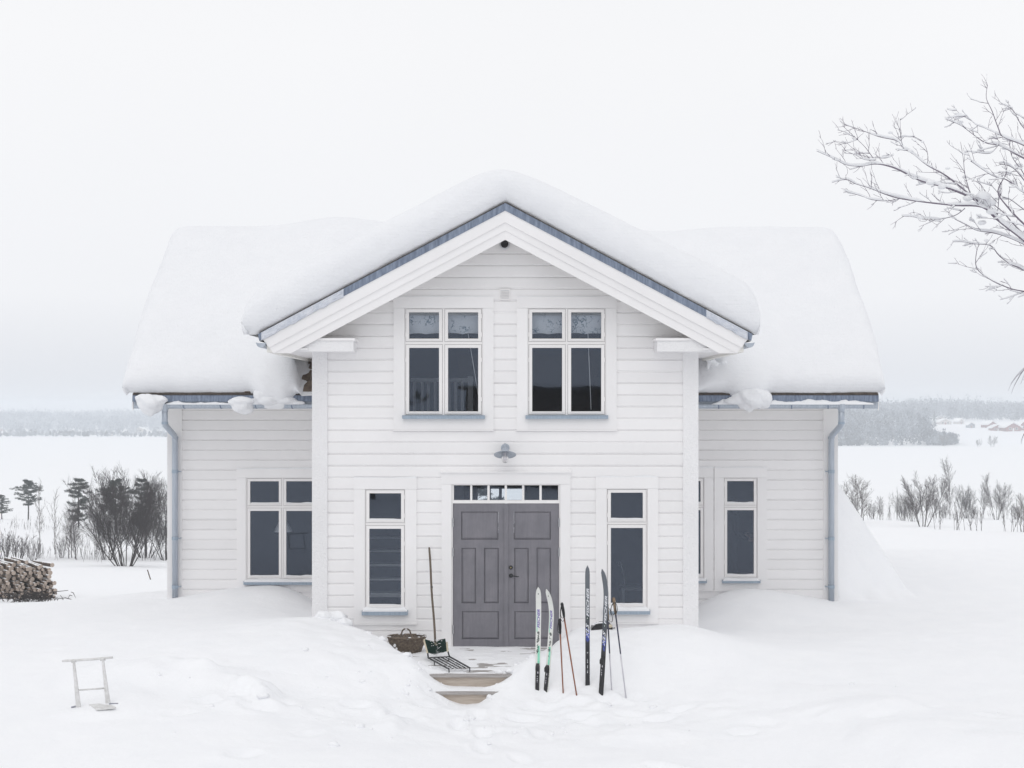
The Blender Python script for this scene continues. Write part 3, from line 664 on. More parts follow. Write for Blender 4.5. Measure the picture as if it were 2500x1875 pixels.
# ---- gable roof: slab, verge flashing, barge boards, eave boxes
rf = MB()
poly = [(-3.50, g_top(3.5)), (0, Z_AP), (3.50, g_top(3.5)), (3.50, g_top(3.5) - .10), (0, Z_AP - .115), (-3.50, g_top(3.5) - .10)]
rf.prism(poly, 'y', Y_F + .02, YR); roof_g = rf.build('roof', 'soffit_paint', house)
for s in (-1, 1):
    q = [(0, Z_AP + .012), (s * 3.52, g_top(3.52) + .012), (s * 3.50, g_top(3.5) - .095), (s * 3.44, g_top(3.44) - .095), (0, Z_AP - .095)]
    MB().prism(q, 'y', Y_F - .018, Y_F - .004).build('flashing', 'flashing', roof_g, fix=True)
    q = [(0, Z_AP + .030), (s * 3.50, g_top(3.5) + .026), (s * 3.50, g_top(3.5) + .010), (0, Z_AP + .013)]
    MB().prism(q, 'y', Y_F - .010, Y_F + .30).build('tile_edge', 'tar_edge', roof_g, fix=True)
    for t0, t1, yy in ((.088, .262, Y_F - .008), (.262, .375, Y_F + .014), (.375, .505, Y_F + .030)):
        q = [(0, Z_AP - t0), (s * 3.7, g_top(3.7) - t0), (s * 3.7, g_top(3.7) - t1), (0, Z_AP - t1)]
        q = clip(q, 0, 1, -4.272)
        q = clip(q, -s * 1.0, .74, 3.44 - .74 * 4.455)
        MB().prism(q, 'y', yy, Y_F + .05 + (.5 - t1) * .02).build('barge_board', 'paint' if t0 < .3 else 'paint', house, fix=True)
    # rime crust on the lower ends of flashing and barge
    nx, nz_ = 120, 14; lo, hi = (2.30, 3.47) if s < 0 else (2.86, 3.45); V = np.zeros((nx, nz_, 3))
    for i in range(nx):
        xx = lo + (hi - lo) * i / (nx - 1)
        for j in range(nz_):
            t_ = j / (nz_ - 1); edge = min(1, i / 5) * min(1, (nx - 1 - i) / 3) * min(1, j / 1.5, (nz_ - 1 - j) / 1.5)
            V[i, j] = (s * xx, Y_F - .019 - edge * (.012 + .02 * float(vnoise(np.array(xx * 30), np.array(t_ * 9), 5))), g_top(xx) + .01 - t_ * (.105 + .02 * float(vnoise(np.array(xx * 14), np.array(2.), 6))))
    grid_obj('rime', V, 'rime', house)
    # boxed beam under the verge
    q = MB(); q.box(*sorted((s * 2.17, s * 3.0)), -.47, -.001, 4.30, 4.45); q.build('purlin_box', 'paint_rime', house)
    MB().box(*sorted((s * 2.15, s * 2.95)), -.485, -.001, 4.452, 4.49).build('purlin_cap', 'paint', house)
    # eave box: soffit, fascia
    MB().box(*sorted((s * (BX + .031), s * 3.32)), -.50, YR - 2.2, 4.325, 4.345).build('soffit', 'paint', house)
    MB().box(*sorted((s * 3.321, s * 3.40)), -.51, YR - 2.2, 4.285, 4.52).build('fascia', 'soffit_paint', house)
# half-round gutter pieces
def gutter(p0, p1, r, mat='galvanised', caps=True, parent=house):
    p0, p1 = Vector(p0), Vector(p1); d = (p1 - p0).normalized(); a = Vector((0, 0, 1)).cross(d).normalized(); n = 12; mb = MB(); vs = []
    for p in (p0, p1):
        for rr in (r, r - .006):
            for k in range(n + 1):
                w = math.pi * (k / n); vs.append(p + a * (math.cos(w) * rr) - Vector((0, 0, 1)) * (math.sin(w) * rr))
    m = n + 1; fs = []
    for k in range(n): fs += [(k, k + 1, 2 * m + k + 1, 2 * m + k), (m + k + 1, m + k, 3 * m + k, 3 * m + k + 1)]
    for k in (0, n): fs.append((k, m + k, 3 * m + k, 2 * m + k))
    mb.add(vs, fs)
    for i, p in ((0, p0), (2, p1)):
        mb.add([p] + vs[i * m:(i + 1) * m], [(0, k + 1, k + 2) for k in range(n)])
    for sg in (-1, 1): mb.tube([p0 + a * r * sg, p1 + a * r * sg], .008, 6)
    return mb.build('gutter', mat, parent, True)
for s in (-1, 1):
    gutter((s * 3.475, -.58, 4.415), (s * 3.475, 3.2, 4.40), .065)

# ---- main roof
for a, b in ((-6.21, -BX - .005), (BX + .005, 6.22)):
    mb = MB(); mb.prism([(YE, Z_E), (YR, Z_R), (YR, Z_R - .11), (YE, Z_E - .10)], 'x', a, b); mr_ = mb.build('roof', 'roof_tile_brown', house)
    MB().box(a, b, YE - .012, YE - .001, Z_E - .035, Z_E + .012).build('tile_edge', 'tar_edge', mr_)
    MB().prism([(YE - .024, Z_E - .02), (YE - .013, Z_E - .02), (YE - .013, Z_E - .125), (YE - .030, Z_E - .125)], 'x', a, b).build('flashing', 'flashing', mr_)
    MB().box(a + .01, b - .0 , YE + .02, YE + .045, Z_E - .24, Z_E - .10).build('fascia', 'galvanised', mr_)
    MB().box(a + .02, b, YE + .046, YW, 3.56, 3.575).build('soffit', 'soffit_paint', mr_)
MB().prism([(YR, Z_R), (9.85, Z_E), (9.85, Z_E - .1), (YR, Z_R - .11)], 'x', -6.21, 6.22).build('roof', 'roof_tile_brown', house)
for sx in (-6.21, 6.22):   # verge boards on the gable ends
    MB().prism([(YE + .03, Z_E - .09), (YR, Z_R - .1), (9.8, Z_E - .09), (9.8, Z_E - .27), (YR, Z_R - .30), (YE + .03, Z_E - .27)], 'x', sx - (.02 if sx < 0 else -.001), sx + (-.001 if sx < 0 else .02)).build('barge_board', 'paint', house)
# exposed roof tiles in the melted hollow on the left
tile = MB(); tile.prism([(0, 0), (.30, 0), (.30, .022), (.15, .034), (0, .022)], 'y', 0, .34)
t0 = tile.build('roof_tile', 'roof_tile_brown', house); first = True
for r in range(3):
    for c in range(5):
        o = t0 if first else link(bpy.data.objects.new('roof_tile', t0.data), house); first = False
        yy = YE + .02 + r * .26
        o.location = (-BX - .34 - c * .305 + .15 * (r % 2), yy, m_top(yy) + .008 + .0 * r); o.rotation_euler = (math.atan(M_M) - .05, 0, 0)
GY, GZ = 3.0, 3.545
for a, b in ((-6.16, -BX - .03), (BX + .03, 6.16)):
    g = gutter((a, GY - .07, GZ), (b, GY - .07, GZ), .066)
    for sx in ((448, 538, 624, 712) if a < 0 else (1753, 1931, 2020, 2107)):
        xx = PX(sx, GY - .1); q = MB()
        pts = [(xx + .004 * (8 - k), GY - .07 + math.cos(math.pi * k / 8) * .071, GZ + .002 - math.sin(math.pi * k / 8) * .071) for k in range(9)]
        for p_, p2 in zip(pts, pts[1:]):
            q.add([(p_[0] - .012, p_[1], p_[2]), (p_[0] + .012, p_[1], p_[2]), (p2[0] + .012, p2[1], p2[2]), (p2[0] - .012, p2[1], p2[2])], [(0, 1, 2, 3)])
        q.build('bracket', 'flashing', g)
for s, gx in ((-1, -5.67), (1, 5.60)):
    mb = MB(); Y0 = GY - .07
    mb.lathe([(.085, .03), (.082, -.02), (.052, -.075), (.052, -.10)], 16, Matrix.Translation((gx, Y0, GZ - .02)))
    mb.tube([(gx, Y0, GZ - .08), (gx, Y0, 3.25), (gx, Y0 + .03, 3.205), (gx, YW - .19, 3.02), (gx, YW - .14, 2.96), (gx, YW - .13, 2.90), (gx, YW - .13, -.1)], .050, 16)
    pipe = mb.build('downpipe', 'galvanised', house, True)
    for z in (3.24, 2.98): MB().lathe([(.054, -.02), (.056, 0), (.054, .02)], 16, Matrix.Translation((gx, Y0 if z > 3.1 else YW - .135, z))).build('collar', 'sill_metal', pipe, True)
    for z in (2.40, 1.25, .42):
        q = MB(); q.lathe([(.053, -.03), (.056, -.02), (.056, .02), (.053, .03)], 16, Matrix.Translation((gx, YW - .13, z))); q.tube([(gx - s * .05, YW - .13, z), (gx - s * .085, YW - .11, z), (gx - s * .085, YW - .04, z)], .008, 6)
        q.build('pipe_clip', 'sill_metal', pipe, True)

# vents in the gable
vent = MB(); disc(vent, 1232, 597, .074, -.022, -.05, 28); vent = vent.build('round_vent', 'hinge_steel', house)
q = MB(); disc(q, 1232, 597, .056, -.0505, -.056, 28); q.build('grille', 'vent_black', vent)
c = P(1232, 596, 0); q = MB()
for k in range(5): zz = c.z + (k - 2) * .021; w_ = math.sqrt(max(0, .052 ** 2 - ((k - 2) * .021) ** 2)); q.box(c.x - w_, c.x + w_, -.066, -.0605, zz - .003, zz + .004)
q.build('slat', 'black_iron', vent)
MB().prism([(c.x - .1, c.z + .02), (c.x, c.z + .095), (c.x + .1, c.z + .02), (c.x + .1, c.z + .035), (c.x, c.z + .115), (c.x - .1, c.z + .035)], 'y', -.07, -.0245).build('hood', 'paint', vent, fix=True)
a, b, c_, d = PX(1219, 0), PX(1246, 0), PZ(733, 0), PZ(704.6, 0)
sv = MB().box(a, b, -.040, -.0245, c_, d).build('square_vent', 'sash_paint', house)
MB().box(a + .02, b - .02, -.0435, -.0405, c_ + .025, d - .025).build('grille', 'dim_white', sv)
for k in range(5): zz = c_ + .035 + k * .0225; MB().prism([(-.044, zz), (-.056, zz - .004), (-.056, zz - .007), (-.044, zz + .010)], 'x', a + .022, b - .022).build('slat', 'sash_paint', sv)

# ---- rooms behind the windows
def room(x0, x1, y0, y1, z0, z1, open_back=None):
    q = MB(); t_ = .05
    q.box(x0 - t_, x0, y0, y1, z0, z1); q.box(x1, x1 + t_, y0, y1, z0, z1); q.box(x0 - t_, x1 + t_, y0, y1, z1, z1 + t_)
    if open_back: holed(q, x0 - t_, x1 + t_, z0, z1, [open_back], y1, y1 + t_)
    else: q.box(x0 - t_, x1 + t_, y1, y1 + t_, z0, z1)
    q.build('room_lining', 'room_wall', house)
    MB().box(x0 - t_, x1 + t_, y0, y1 + t_, z0 - t_, z0 - .001).build('room_floor', 'room_floor', house)
room(-2.55, -.92, .165, 4.2, .02, 2.62); room(.93, 2.55, .165, 4.2, .02, 2.62)
room(-.86, .86, .165, YB - .22, .02, 2.62, BACK)
room(-2.30, 2.30, .165, 4.1, 2.74, 5.02)
room(WX0 + .2, -BX - .06, YW + .165, YB - .3, .02, 3.1); room(BX + .06, WX1 - .2, YW + .165, YB - .3, .02, 3.1)
bw = MB(); bw.box(BACK[0], BACK[0] + .05, YB - .17, YB - .1, BACK[2], BACK[3]); bw.box(BACK[1] - .05, BACK[1], YB - .17, YB - .1, BACK[2], BACK[3]); bw.box(-.13, -.07, YB - .17, YB - .1, BACK[2], BACK[3]); bw.box(BACK[0], BACK[1], YB - .17, YB - .1, BACK[3] - .05, BACK[3])
bw = bw.build('window', 'sash_paint', house); tag(bw, 'small window in the far wall seen through the transom panes')
for a, b in ((BACK[0] + .05, -.13), (-.07, BACK[1] - .05)): MB().box(a, b, YB - .14, YB - .135, BACK[2], BACK[3] - .05).build('pane', 'glass', bw)

# staircase behind the narrow left window
st = MB(); st.box(-2.5, -2.44, .7, 2.6, .03, .3); st = st.build('staircase', 'room_floor', house)
for k, (sy, yy) in enumerate(((1453, .75), (1418, .95), (1382, 1.15), (1349, 1.35), (1317, 1.55), (1287, 1.75))):
    z = PZ(sy, yy); MB().box(-2.43, -.96, yy, yy + .24, z - .030, z + .030).build('tread', 'shade_white', st)
    MB().box(-2.43, -.96, yy + .18, yy + .19, z + .03, z + .2).build('riser', 'room_wall', st)
# white railing behind the upper left window
y_ = 2.2; rl_ = MB().box(PX(1003, y_), PX(1156, y_), y_ - .03, y_ + .03, PZ(932, y_), PZ(923, y_)).build('stair_railing', 'shade_white', house)
for sx in (1008, 1027, 1042, 1059, 1076, 1093, 1109, 1125): MB().box(PX(sx, y_), PX(sx + 7, y_), y_ - .015, y_ + .015, 2.75, PZ(932.5, y_)).build('baluster', 'shade_white', rl_)
MB().box(PX(1142, y_), PX(1155, y_), y_ - .04, y_ + .04, 2.75, PZ(919, y_)).build('newel_post', 'shade_white', rl_)

# ------------------------------------------------------------------ snow lying on the roofs
def nose(a, b, R, n_in, n_nose=9, n0=True, n1=True, th0=-40, pw_=.72):
    s0 = math.sin(math.radians(-th0)); out = []
    ths = [math.radians(th0 + (90 - th0) * k / n_nose) for k in range(n_nose)]
    if n0: out += [(a + R * (1 - math.cos(t_)), ((math.sin(t_) + s0) / (1 + s0)) ** pw_) for t_ in ths]
    for k in range(n_in + 1): out.append(((a + (R if n0 else 0)) + (b - a - (R if n0 else 0) - (R if n1 else 0)) * k / n_in, 1.0))
    if n1: out += [(b - R * (1 - math.cos(t_)), ((math.sin(t_) + s0) / (1 + s0)) ** pw_) for t_ in reversed(ths)]
    return out
# gable snow
gx = nose(-3.72, 3.62, .24, 110, 12); gy = nose(-.68, YR + .6, .36, 70, 12, n1=False)
V = np.zeros((len(gy), len(gx), 3))
XX = np.array([p[0] for p in gx])[None, :].repeat(len(gy), 0); WXx = np.array([p[1] for p in gx])[None, :].repeat(len(gy), 0)
YY = np.array([p[0] for p in gy])[:, None].repeat(len(gx), 1); WYy = np.array([p[1] for p in gy])[:, None].repeat(len(gx), 1)
base = Z_AP + .028 - M_G * np.minimum(np.abs(XX), 3.56)
c_ = .42
top = Z_AP + .49 + M_G * c_ - M_G * np.sqrt(XX ** 2 + c_ ** 2) + .05 * fbm(XX / 1.3, YY / 1.3, 51, 4) + .012 * fbm(XX / .2, YY / .2, 52, 3)
top += .05 * np.exp(-((XX + .25) / .5) ** 2) + .04 * np.exp(-((XX - 3.2) / .4) ** 2)
jut = .05 * fbm(XX / .5, WYy * 2, 53, 3) + .03 * fbm(XX / .12, WYy * 3, 54, 2)
w = WXx * WYy
V[..., 0] = XX + .05 * fbm(YY / .6, WXx * 2, 55, 3) * (WXx < 1); V[..., 1] = YY + jut * (WYy < 1) + np.where(WYy < .02, .09, 0); V[..., 2] = base + (top - base) * w
gsn = grid_obj('roof_snow', V, 'roof_snow'); tag(gsn, 'thick rounded snow blanket lying over the front gable roof', 'snow', kind='stuff')
# main roof snow
mx_ = nose(-6.34, 6.32, .28, 230, 12)
sp_ = nose(0, 1, .042, 100, 12, n1=False)
XX = np.array([p[0] for p in mx_])[None, :].repeat(len(sp_), 0); WXx = np.array([p[1] for p in mx_])[None, :].repeat(len(sp_), 0)
SS = np.array([p[0] for p in sp_])[:, None].repeat(len(mx_), 1); WYy = np.array([p[1] for p in sp_])[:, None].repeat(len(mx_), 1)
yv = YR - (Z_R - (Z_AP - M_G * np.abs(XX)) + .05) / M_M
droop = np.exp(-((XX + 3.85) / .30) ** 4) + .75 * np.exp(-((XX - 4.05) / .28) ** 4)
y_out = YE - .05 + .05 * fbm(XX / .5, XX * 0, 61, 3) - .10 * droop
YY = y_out + (9.95 - y_out) * SS
inner = np.abs(XX) < BX + .01
WYy = np.where(inner, sstep(-.02, .35, YY - yv), WYy)
YY = np.where(inner, np.maximum(YY, yv), YY)
base = Z_R + .012 - M_M * np.abs(YY - YR)
c_ = .40
T = .56 + M_M * c_ * 1.0
top = Z_R + T - M_M * np.sqrt((YY - YR) ** 2 + c_ ** 2) + .07 * fbm(XX / 1.8, YY / 1.6, 62, 4) + .01 * fbm(XX / .2, YY / .2, 63, 3)
top += .06 * np.exp(-((XX + 2.9) / 1.1) ** 2 - ((YY - 6.3) / .8) ** 2) - .10 * np.exp(-((XX - 2.9) / .9) ** 2 - ((YY - 6.4) / .7) ** 2)
top += .12 * np.exp(-((XX + 3.2) / .75) ** 2) * sstep(5.45, 5.80, YY + .10 * np.sin(XX * 2)) * sstep(7.6, 6.4, YY) - .07 * np.exp(-((XX + 3.2) / .6) ** 2 - ((YY - 5.35) / .20) ** 2)
hol = sstep(-3.58, -3.38, XX + .22 * fbm(YY / .25, XX / .25, 64, 3)) * (XX < 0) * sstep(4.6, 3.7, YY + .4 * fbm(XX / .3, YY / .3, 65, 3))
holr = sstep(3.75, 3.1, XX + .25 * fbm(YY / .3, XX / .3, 66, 3)) * (XX > 0) * sstep(4.6, 3.6, YY)
hid = .010 + .065 * fbm(XX / .16, YY / .22, 67, 3)
thk = (top - base) * (1 - hol) + hid * hol
thk = thk * (1 - .62 * holr)
thk *= np.clip(1 - .35 * np.exp(-((YY - YE) / .5) ** 2) * (np.abs(XX) > BX), 0, 1)
V = np.zeros(XX.shape + (3,)); V[..., 0] = XX + .06 * fbm(YY / .5, WXx * 2, 68, 3) * (WXx < 1); V[..., 1] = YY - .06 * np.sin(np.clip(WYy, 0, 1) * math.pi) * (np.abs(XX) > BX); V[..., 2] = base + thk * WXx * WYy - .20 * droop * (1 - WYy) * (~inner) * (SS < .2)
msn = grid_obj('roof_snow', V, 'roof_snow'); tag(msn, 'broad snow slab covering the main roof behind the gable', 'snow', kind='stuff')

def lumps(name, parts, label):
    mb = MB(); k = 0
    for c, r in parts: blob(mb, c, r, 3 + k * 7 + int(abs(c[0]) * 10), 24, 16, .27, 1.9, 0.0); k += 1
    o = mb.build(name, 'roof_snow', None, True)
    m1 = o.modifiers.new('r', 'REMESH'); m1.mode = 'VOXEL'; m1.voxel_size = .014; m2 = o.modifiers.new('s', 'SMOOTH'); m2.factor = .5; m2.iterations = 9
    nm = bpy.data.meshes.new_from_object(o.evaluated_get(bpy.context.evaluated_depsgraph_get())); o.modifiers.clear(); o.data = nm; nm.polygons.foreach_set('use_smooth', [True] * len(nm.polygons))
    if not nm.materials: nm.materials.append(M['roof_snow'])
    tag(o, label, 'snow'); return o
yg = 2.86
def LP(sx, sy, rx, ry, rz, y=yg): p = P(sx, sy, y); return ((p.x, p.y, p.z), (rx, ry, rz))
lumps('snow_lump', [LP(368, 985, .23, .2, .15), LP(352, 974, .16, .15, .08), LP(385, 976, .17, .14, .07), LP(366, 998, .15, .14, .12)], 'rounded snow lump hanging off the gutter end above the left downpipe')
lumps('snow_lump', [LP(588, 981, .21, .15, .08), LP(592, 993, .17, .14, .12), LP(600, 1003, .12, .1, .06)], 'snow chunk on the left gutter between the downpipe and the gable')
lumps('snow_lump', [LP(1838, 972, .27, .24, .19), LP(1862, 974, .17, .2, .16), LP(1815, 972, .2, .16, .1), LP(1822, 990, .13, .12, .07), LP(1829, 1001, .06, .08, .04), LP(1800, 978, .2, .15, .06)], 'large snow lump bulging over the right gutter beside the gable')
lumps('snow_lump', [LP(640, 965, .15, .15, .14, 2.9), LP(668, 968, .22, .15, .13, 2.92), LP(700, 978, .16, .12, .07, 2.9), LP(690, 958, .14, .14, .12, 2.98), LP(655, 978, .18, .12, .08, 2.86), LP(728, 984, .12, .08, .035, 2.9)], 'snow sliding over the left eave beside the melted hollow')
lumps('snow_lump', [LP(1745, 890, .10, .12, .06, 3.05), LP(1735, 880, .08, .1, .05, 3.0), LP(1765, 886, .09, .1, .05, 3.05), LP(1728, 897, .03, .05, .06, 3.0)], 'small broken snow ledge under the right gable eave')
def strip(pts, label, y=GY - .07):
    n = len(pts); xs_ = np.linspace(pts[0][0], pts[-1][0], 70); V = np.zeros((70, 7, 3))
    for i, sx in enumerate(xs_):
        h = np.interp(sx, [p[0] for p in pts], [p[1] for p in pts]) * (.75 + .5 * float(vnoise(np.array(sx * .11), np.array(1.), 3))); x = PX(sx, y)
        for j in range(7):
            w = math.pi * j / 6; V[i, j] = (x, y - math.cos(w) * .074, GZ + .002 + h * math.sin(w) ** .7)
    tag(grid_obj('gutter_snow', V, 'roof_snow'), label, 'snow')
strip([(400, .0), (425, .06), (470, .03), (520, .045), (560, .02), (600, .07), (640, .12), (690, .10), (735, .03), (750, 0)], 'thin snow ridge lying in the left eave gutter')
strip([(1735, .0), (1760, .07), (1800, .13), (1880, .07), (1930, .05), (1975, .09), (2030, .05), (2080, .085), (2128, .03), (2135, 0)], 'wavy snow ridge lying in the right eave gutter')

# ------------------------------------------------------------------ porch and steps
pc = P(1233, 1581, 0); porch = root('porch', (-.3, -1.1, 0)); tag(porch, 'low wooden porch deck with two steps under trampled snow', 'porch')
pw = .118; y = -.065
y = -.07; k = 0
while y > -2.1:
    MB().box(-1.9, .62, y - pw + .006, y, -.034, -.0005 * (k % 3)).build('plank', 'grey_plank', porch); y -= pw; k += 1
MB().box(-1.45, .48, -2.195, -2.09, -.036, .001).build('plank', 'grey_plank', porch)
MB().box(-1.43, .46, -2.165, -2.14, -.20, -.037).build('riser', 'plank_wood', porch)
for a, b in ((-2.47, -2.36), (-2.35, -2.25)): MB().box(-1.25, .36, a, b, -.206, -.172).build('plank', 'grey_plank', porch)
MB().box(-1.23, .34, -2.445, -2.42, -.40, -.207).build('riser', 'plank_wood', porch)

# ------------------------------------------------------------------ wall lamp
lamp = root('wall_lamp', (0, 0, 2.86)); tag(lamp, 'galvanised barn lamp with wide tilted shade above the door', 'lamp')
c = P(1233, 1092, 0)
mb = MB(); disc(mb, 1233.5, 1093, .062, -.024, -.036); mb.build('wall_plate', 'galvanised', lamp)
lc = Vector((c.x, -.22, P(1233, 1107, -.22).z)); R = Matrix.Translation(lc) @ Matrix.Rotation(math.radians(-22), 4, 'X')
MB().tube([(c.x, -.03, c.z + .03), (c.x, -.10, c.z + .055), (c.x, -.17, c.z + .045), R @ Vector((0, 0, .07))], .012, 8).build('arm', 'galvanised', lamp, True)
MB().lathe([(.005, .085), (.03, .083), (.048, .06), (.052, .035), (.16, -.018), (.163, -.022), (.160, -.024), (.052, .028), (.046, .03), (.046, .005), (.0, .005)], 36, R).build('shade', 'galvanised', lamp, True)
MB().lathe([(.047, .02), (.05, -.03), (.05, -.10), (.042, -.13), (.02, -.145), (.001, -.147)], 24, R).build('glass_jar', 'bulb_glass', lamp, True)
MB().lathe([(.016, .004), (.017, -.03), (.028, -.05), (.032, -.075), (.024, -.10), (.001, -.108)], 16, R).build('bulb', 'shade_white', lamp, True)

# ------------------------------------------------------------------ things indoors, dimly seen through the glass
def blind(sx0, sx1, label, cord):
    y = .13; nx, nz_ = 40, 16; V = np.zeros((nx, nz_, 3)); x0, x1 = PX(sx0, y), PX(sx1, y)
    for i in range(nx):
        u = i / (nx - 1); bot = PZ(817, y) + .02 * abs(math.sin(u * math.pi * 4)) + .01 * float(vnoise(np.array(u * 9), np.array(0.), 3))
        for j in range(nz_):
            t_ = j / (nz_ - 1); z = PZ(757, y) + (bot - PZ(757, y)) * t_; V[i, j] = (x0 + (x1 - x0) * u, y + .02 * math.sin(u * 22) * t_ + .03 * t_ ** 3, z)
    bo = grid_obj('window_blind', V, 'blind_cloth'); tag(bo, label, 'blind', 'floral blinds in the upper windows')
    a_, b_, c2, d2 = cord; MB().tube([P(a_, b_, .12), P((a_ + c2) / 2, (b_ + d2) / 2, .12), P(c2, d2, .12)], .0055, 6).build('pull_cord', 'shade_white', bo)
blind(992, 1176, 'gathered floral blind inside the upper left window', (1143, 815, 1168, 965)); blind(1291, 1476, 'gathered floral blind inside the upper right window', (1435.5, 815, 1443, 1000))
# lamp in the left wing room
y = 4.5; a = P(691, 1298, y); lp = root('floor_lamp', (a.x, y, .02)); tag(lp, 'reading lamp with white conical shade behind the left wing window', 'lamp')
T_ = Matrix.Translation((a.x, y, a.z)); MB().lathe([(.165, 0), (.09, .15), (.03, .235), (.026, .235), (.085, .148), (.160, 0)], 24, T_).build('shade', 'shade_white', lp, True)
MB().tube([(a.x, y, a.z + .15), (a.x, y, a.z - .1), (a.x + .02, y, .05)], .012, 8).lathe([(.13, 0), (.13, .02), (.02, .035)], 20, Matrix.Translation((a.x + .02, y, .022)), True).build('stand', 'black_iron', lp, True)
# white side table behind the narrow right window
y = 1.9; a = P(1517, 1437, y); b = P(1569, 1437, y); tb = root('side_table', (a.x, y, .02)); tag(tb, 'small pale table behind the narrow window right of the door', 'table')
MB().box(a.x, b.x + .2, y, y + .4, a.z - .03, a.z).build('table_top', 'dim_white', tb)
for xx in (a.x + .01, b.x + .14):
    for yy in (y + .01, y + .34): MB().box(xx, xx + .045, yy, yy + .045, .021, a.z - .031).build('leg', 'dim_white', tb)
MB().tube([P(1524, 1412, 1.8), P(1521, 1395, 1.8), P(1518, 1380, 1.8), P(1515, 1373, 1.8), P(1511, 1374, 1.8), P(1509, 1380, 1.8)], .010, 8)
cane = MB().tube([P(1526, 1436, 2.0), P(1524, 1412, 2.0), P(1521, 1395, 2.0), P(1518, 1380, 2.0), P(1515, 1373, 2.0), P(1511, 1374, 2.0), P(1509, 1380, 2.0)], .012, 8).build('walking_cane', 'dim_white', None, True)
tag(cane, 'pale crook-handled cane standing on the table in the narrow right window', 'cane')

# person standing inside the right wing window
def skin_mesh(name, verts, edges, radii, mat, parent, sub=2, rt=0):
    me = bpy.data.meshes.new(name); off = WORLD_AT[parent.name]; me.from_pydata([tuple(Vector(v) - off) for v in verts], edges, [])
    o = bpy.data.objects.new(name, me); C.objects.link(o)
    md = o.modifiers.new('s', 'SKIN'); md.use_smooth_shade = True
    for i, r in enumerate(radii):
        sv_ = me.skin_vertices[0].data[i]; sv_.radius = (r if isinstance(r, tuple) else (r, r)); sv_.use_root = (i == rt)
    m2 = o.modifiers.new('d', 'SUBSURF'); m2.levels = sub; m2.render_levels = sub
    dg = bpy.context.evaluated_depsgraph_get(); nm = bpy.data.meshes.new_from_object(o.evaluated_get(dg)); nm.name = name
    bpy.data.objects.remove(o); nm.polygons.foreach_set('use_smooth', [True] * len(nm.polygons)); nm.materials.clear(); nm.materials.append(M[mat])
    return link(bpy.data.objects.new(name, nm), parent)
hx_, hy_ = PX(1789, 5.1), 5.1; S = 1.80 / 1.80; fz0 = .02
person = root('person', (hx_, hy_, fz0)); tag(person, 'person in dark clothes standing inside behind the right wing window', 'person')
def q(dx, dy, z): return (hx_ + dx, hy_ + dy, fz0 + z)
vs = [q(0, 0, 1.0), q(0, 0, 1.18), q(.01, 0, 1.38), q(.01, 0, 1.52), q(.015, -.005, 1.60), q(.025, -.01, 1.70), q(.03, -.01, 1.80),
      q(.0, -.19, 1.50), q(.03, -.23, 1.22), q(.24, -.20, 1.10),
      q(.0, .19, 1.50), q(.02, .24, 1.22), q(.22, .18, 1.14),
      q(0, -.10, .95), q(.02, -.11, .52), q(-.02, -.11, .09), q(.12, -.12, .04),
      q(0, .10, .95), q(.0, .11, .52), q(-.04, .11, .09), q(.10, .12, .04)]
ed = [(0, 1), (1, 2), (2, 3), (3, 4), (4, 5), (5, 6), (3, 7), (7, 8), (8, 9), (3, 10), (10, 11), (11, 12), (0, 13), (13, 14), (14, 15), (15, 16), (0, 17), (17, 18), (18, 19), (19, 20)]
rd = [(.14, .12), (.14, .115), (.17, .12), (.10, .09), .055, (.085, .10), (.07, .085), .065, .05, .035, .065, .05, .035, .085, .06, .045, .04, .085, .06, .045, .04]
body = skin_mesh('body', vs, ed, rd, 'sweater', person)
hd = MB(); blob(hd, q(.035, -.01, 1.70), (.085, .075, .112), 4, 20, 16, .03); blob(hd, q(.125, -.01, 1.69), (.018, .012, .022), 5, 10, 8, .02); blob(hd, q(.03, -.088, 1.69), (.02, .012, .03), 6, 10, 8, .02); hd.build('face', 'skin', person, True)
hr = MB(); blob(hr, q(.005, -.01, 1.745), (.105, .095, .105), 9, 22, 16, .14, 3.0); hr.build('hair', 'hair', person, True)
for wr, sd in ((q(.24, -.20, 1.10), 1), (q(.22, .18, 1.14), -1)):
    hn = MB(); w0 = Vector(wr); blob(hn, w0 + Vector((.055, 0, -.005)), (.05, .022, .038), 7, 12, 8, .05)
    for k_, (dz, ln) in enumerate(((.026, .07), (.009, .08), (-.009, .075), (-.026, .06))): b_ = w0 + Vector((.095, 0, dz - .004)); hn.tube([b_, b_ + Vector((ln * .5, .012 * sd, 0)), b_ + Vector((ln * .85, .035 * sd, -.004)), b_ + Vector((ln * .8, .055 * sd, -.006))], [.0095, .009, .008, .006], 7)
    b_ = w0 + Vector((.03, .01 * sd, .03)); hn.tube([b_, b_ + Vector((.03, .025 * sd, .02)), b_ + Vector((.065, .04 * sd, .018))], [.011, .010, .007], 7)
    hn.build('hand', 'skin', person, True)

# ------------------------------------------------------------------ basket, boot brush, pole on the porch
bc = Vector((PX(993, -.45), -.45, 0.0)); basket = root('wicker_basket', bc); tag(basket, 'oval wicker laundry basket dusted with snow beside the door', 'basket')
def ell(a, b, z, n=64, wob=0, ph=0, seed=0): return [Vector((bc.x + (a + wob * math.cos(n / 2 * 2 * math.pi * k / n + ph)) * math.cos(2 * math.pi * k / n), bc.y + (b + wob * math.cos(n / 2 * 2 * math.pi * k / n + ph)) * math.sin(2 * math.pi * k / n), z)) for k in range(n + 1)]
random.seed(5); mb = MB(); NR = 15
for r in range(NR):
    t_ = r / (NR - 1); z = .008 + .205 * t_; a = .200 + .066 * t_; b = .125 + .045 * t_
    mb.tube(ell(a, b, z + random.uniform(-.002, .002), 56, .006, math.pi * (r % 2)), .0078, 5, False)
tag(mb.build('weave', 'wicker', basket, True), kind='stuff')
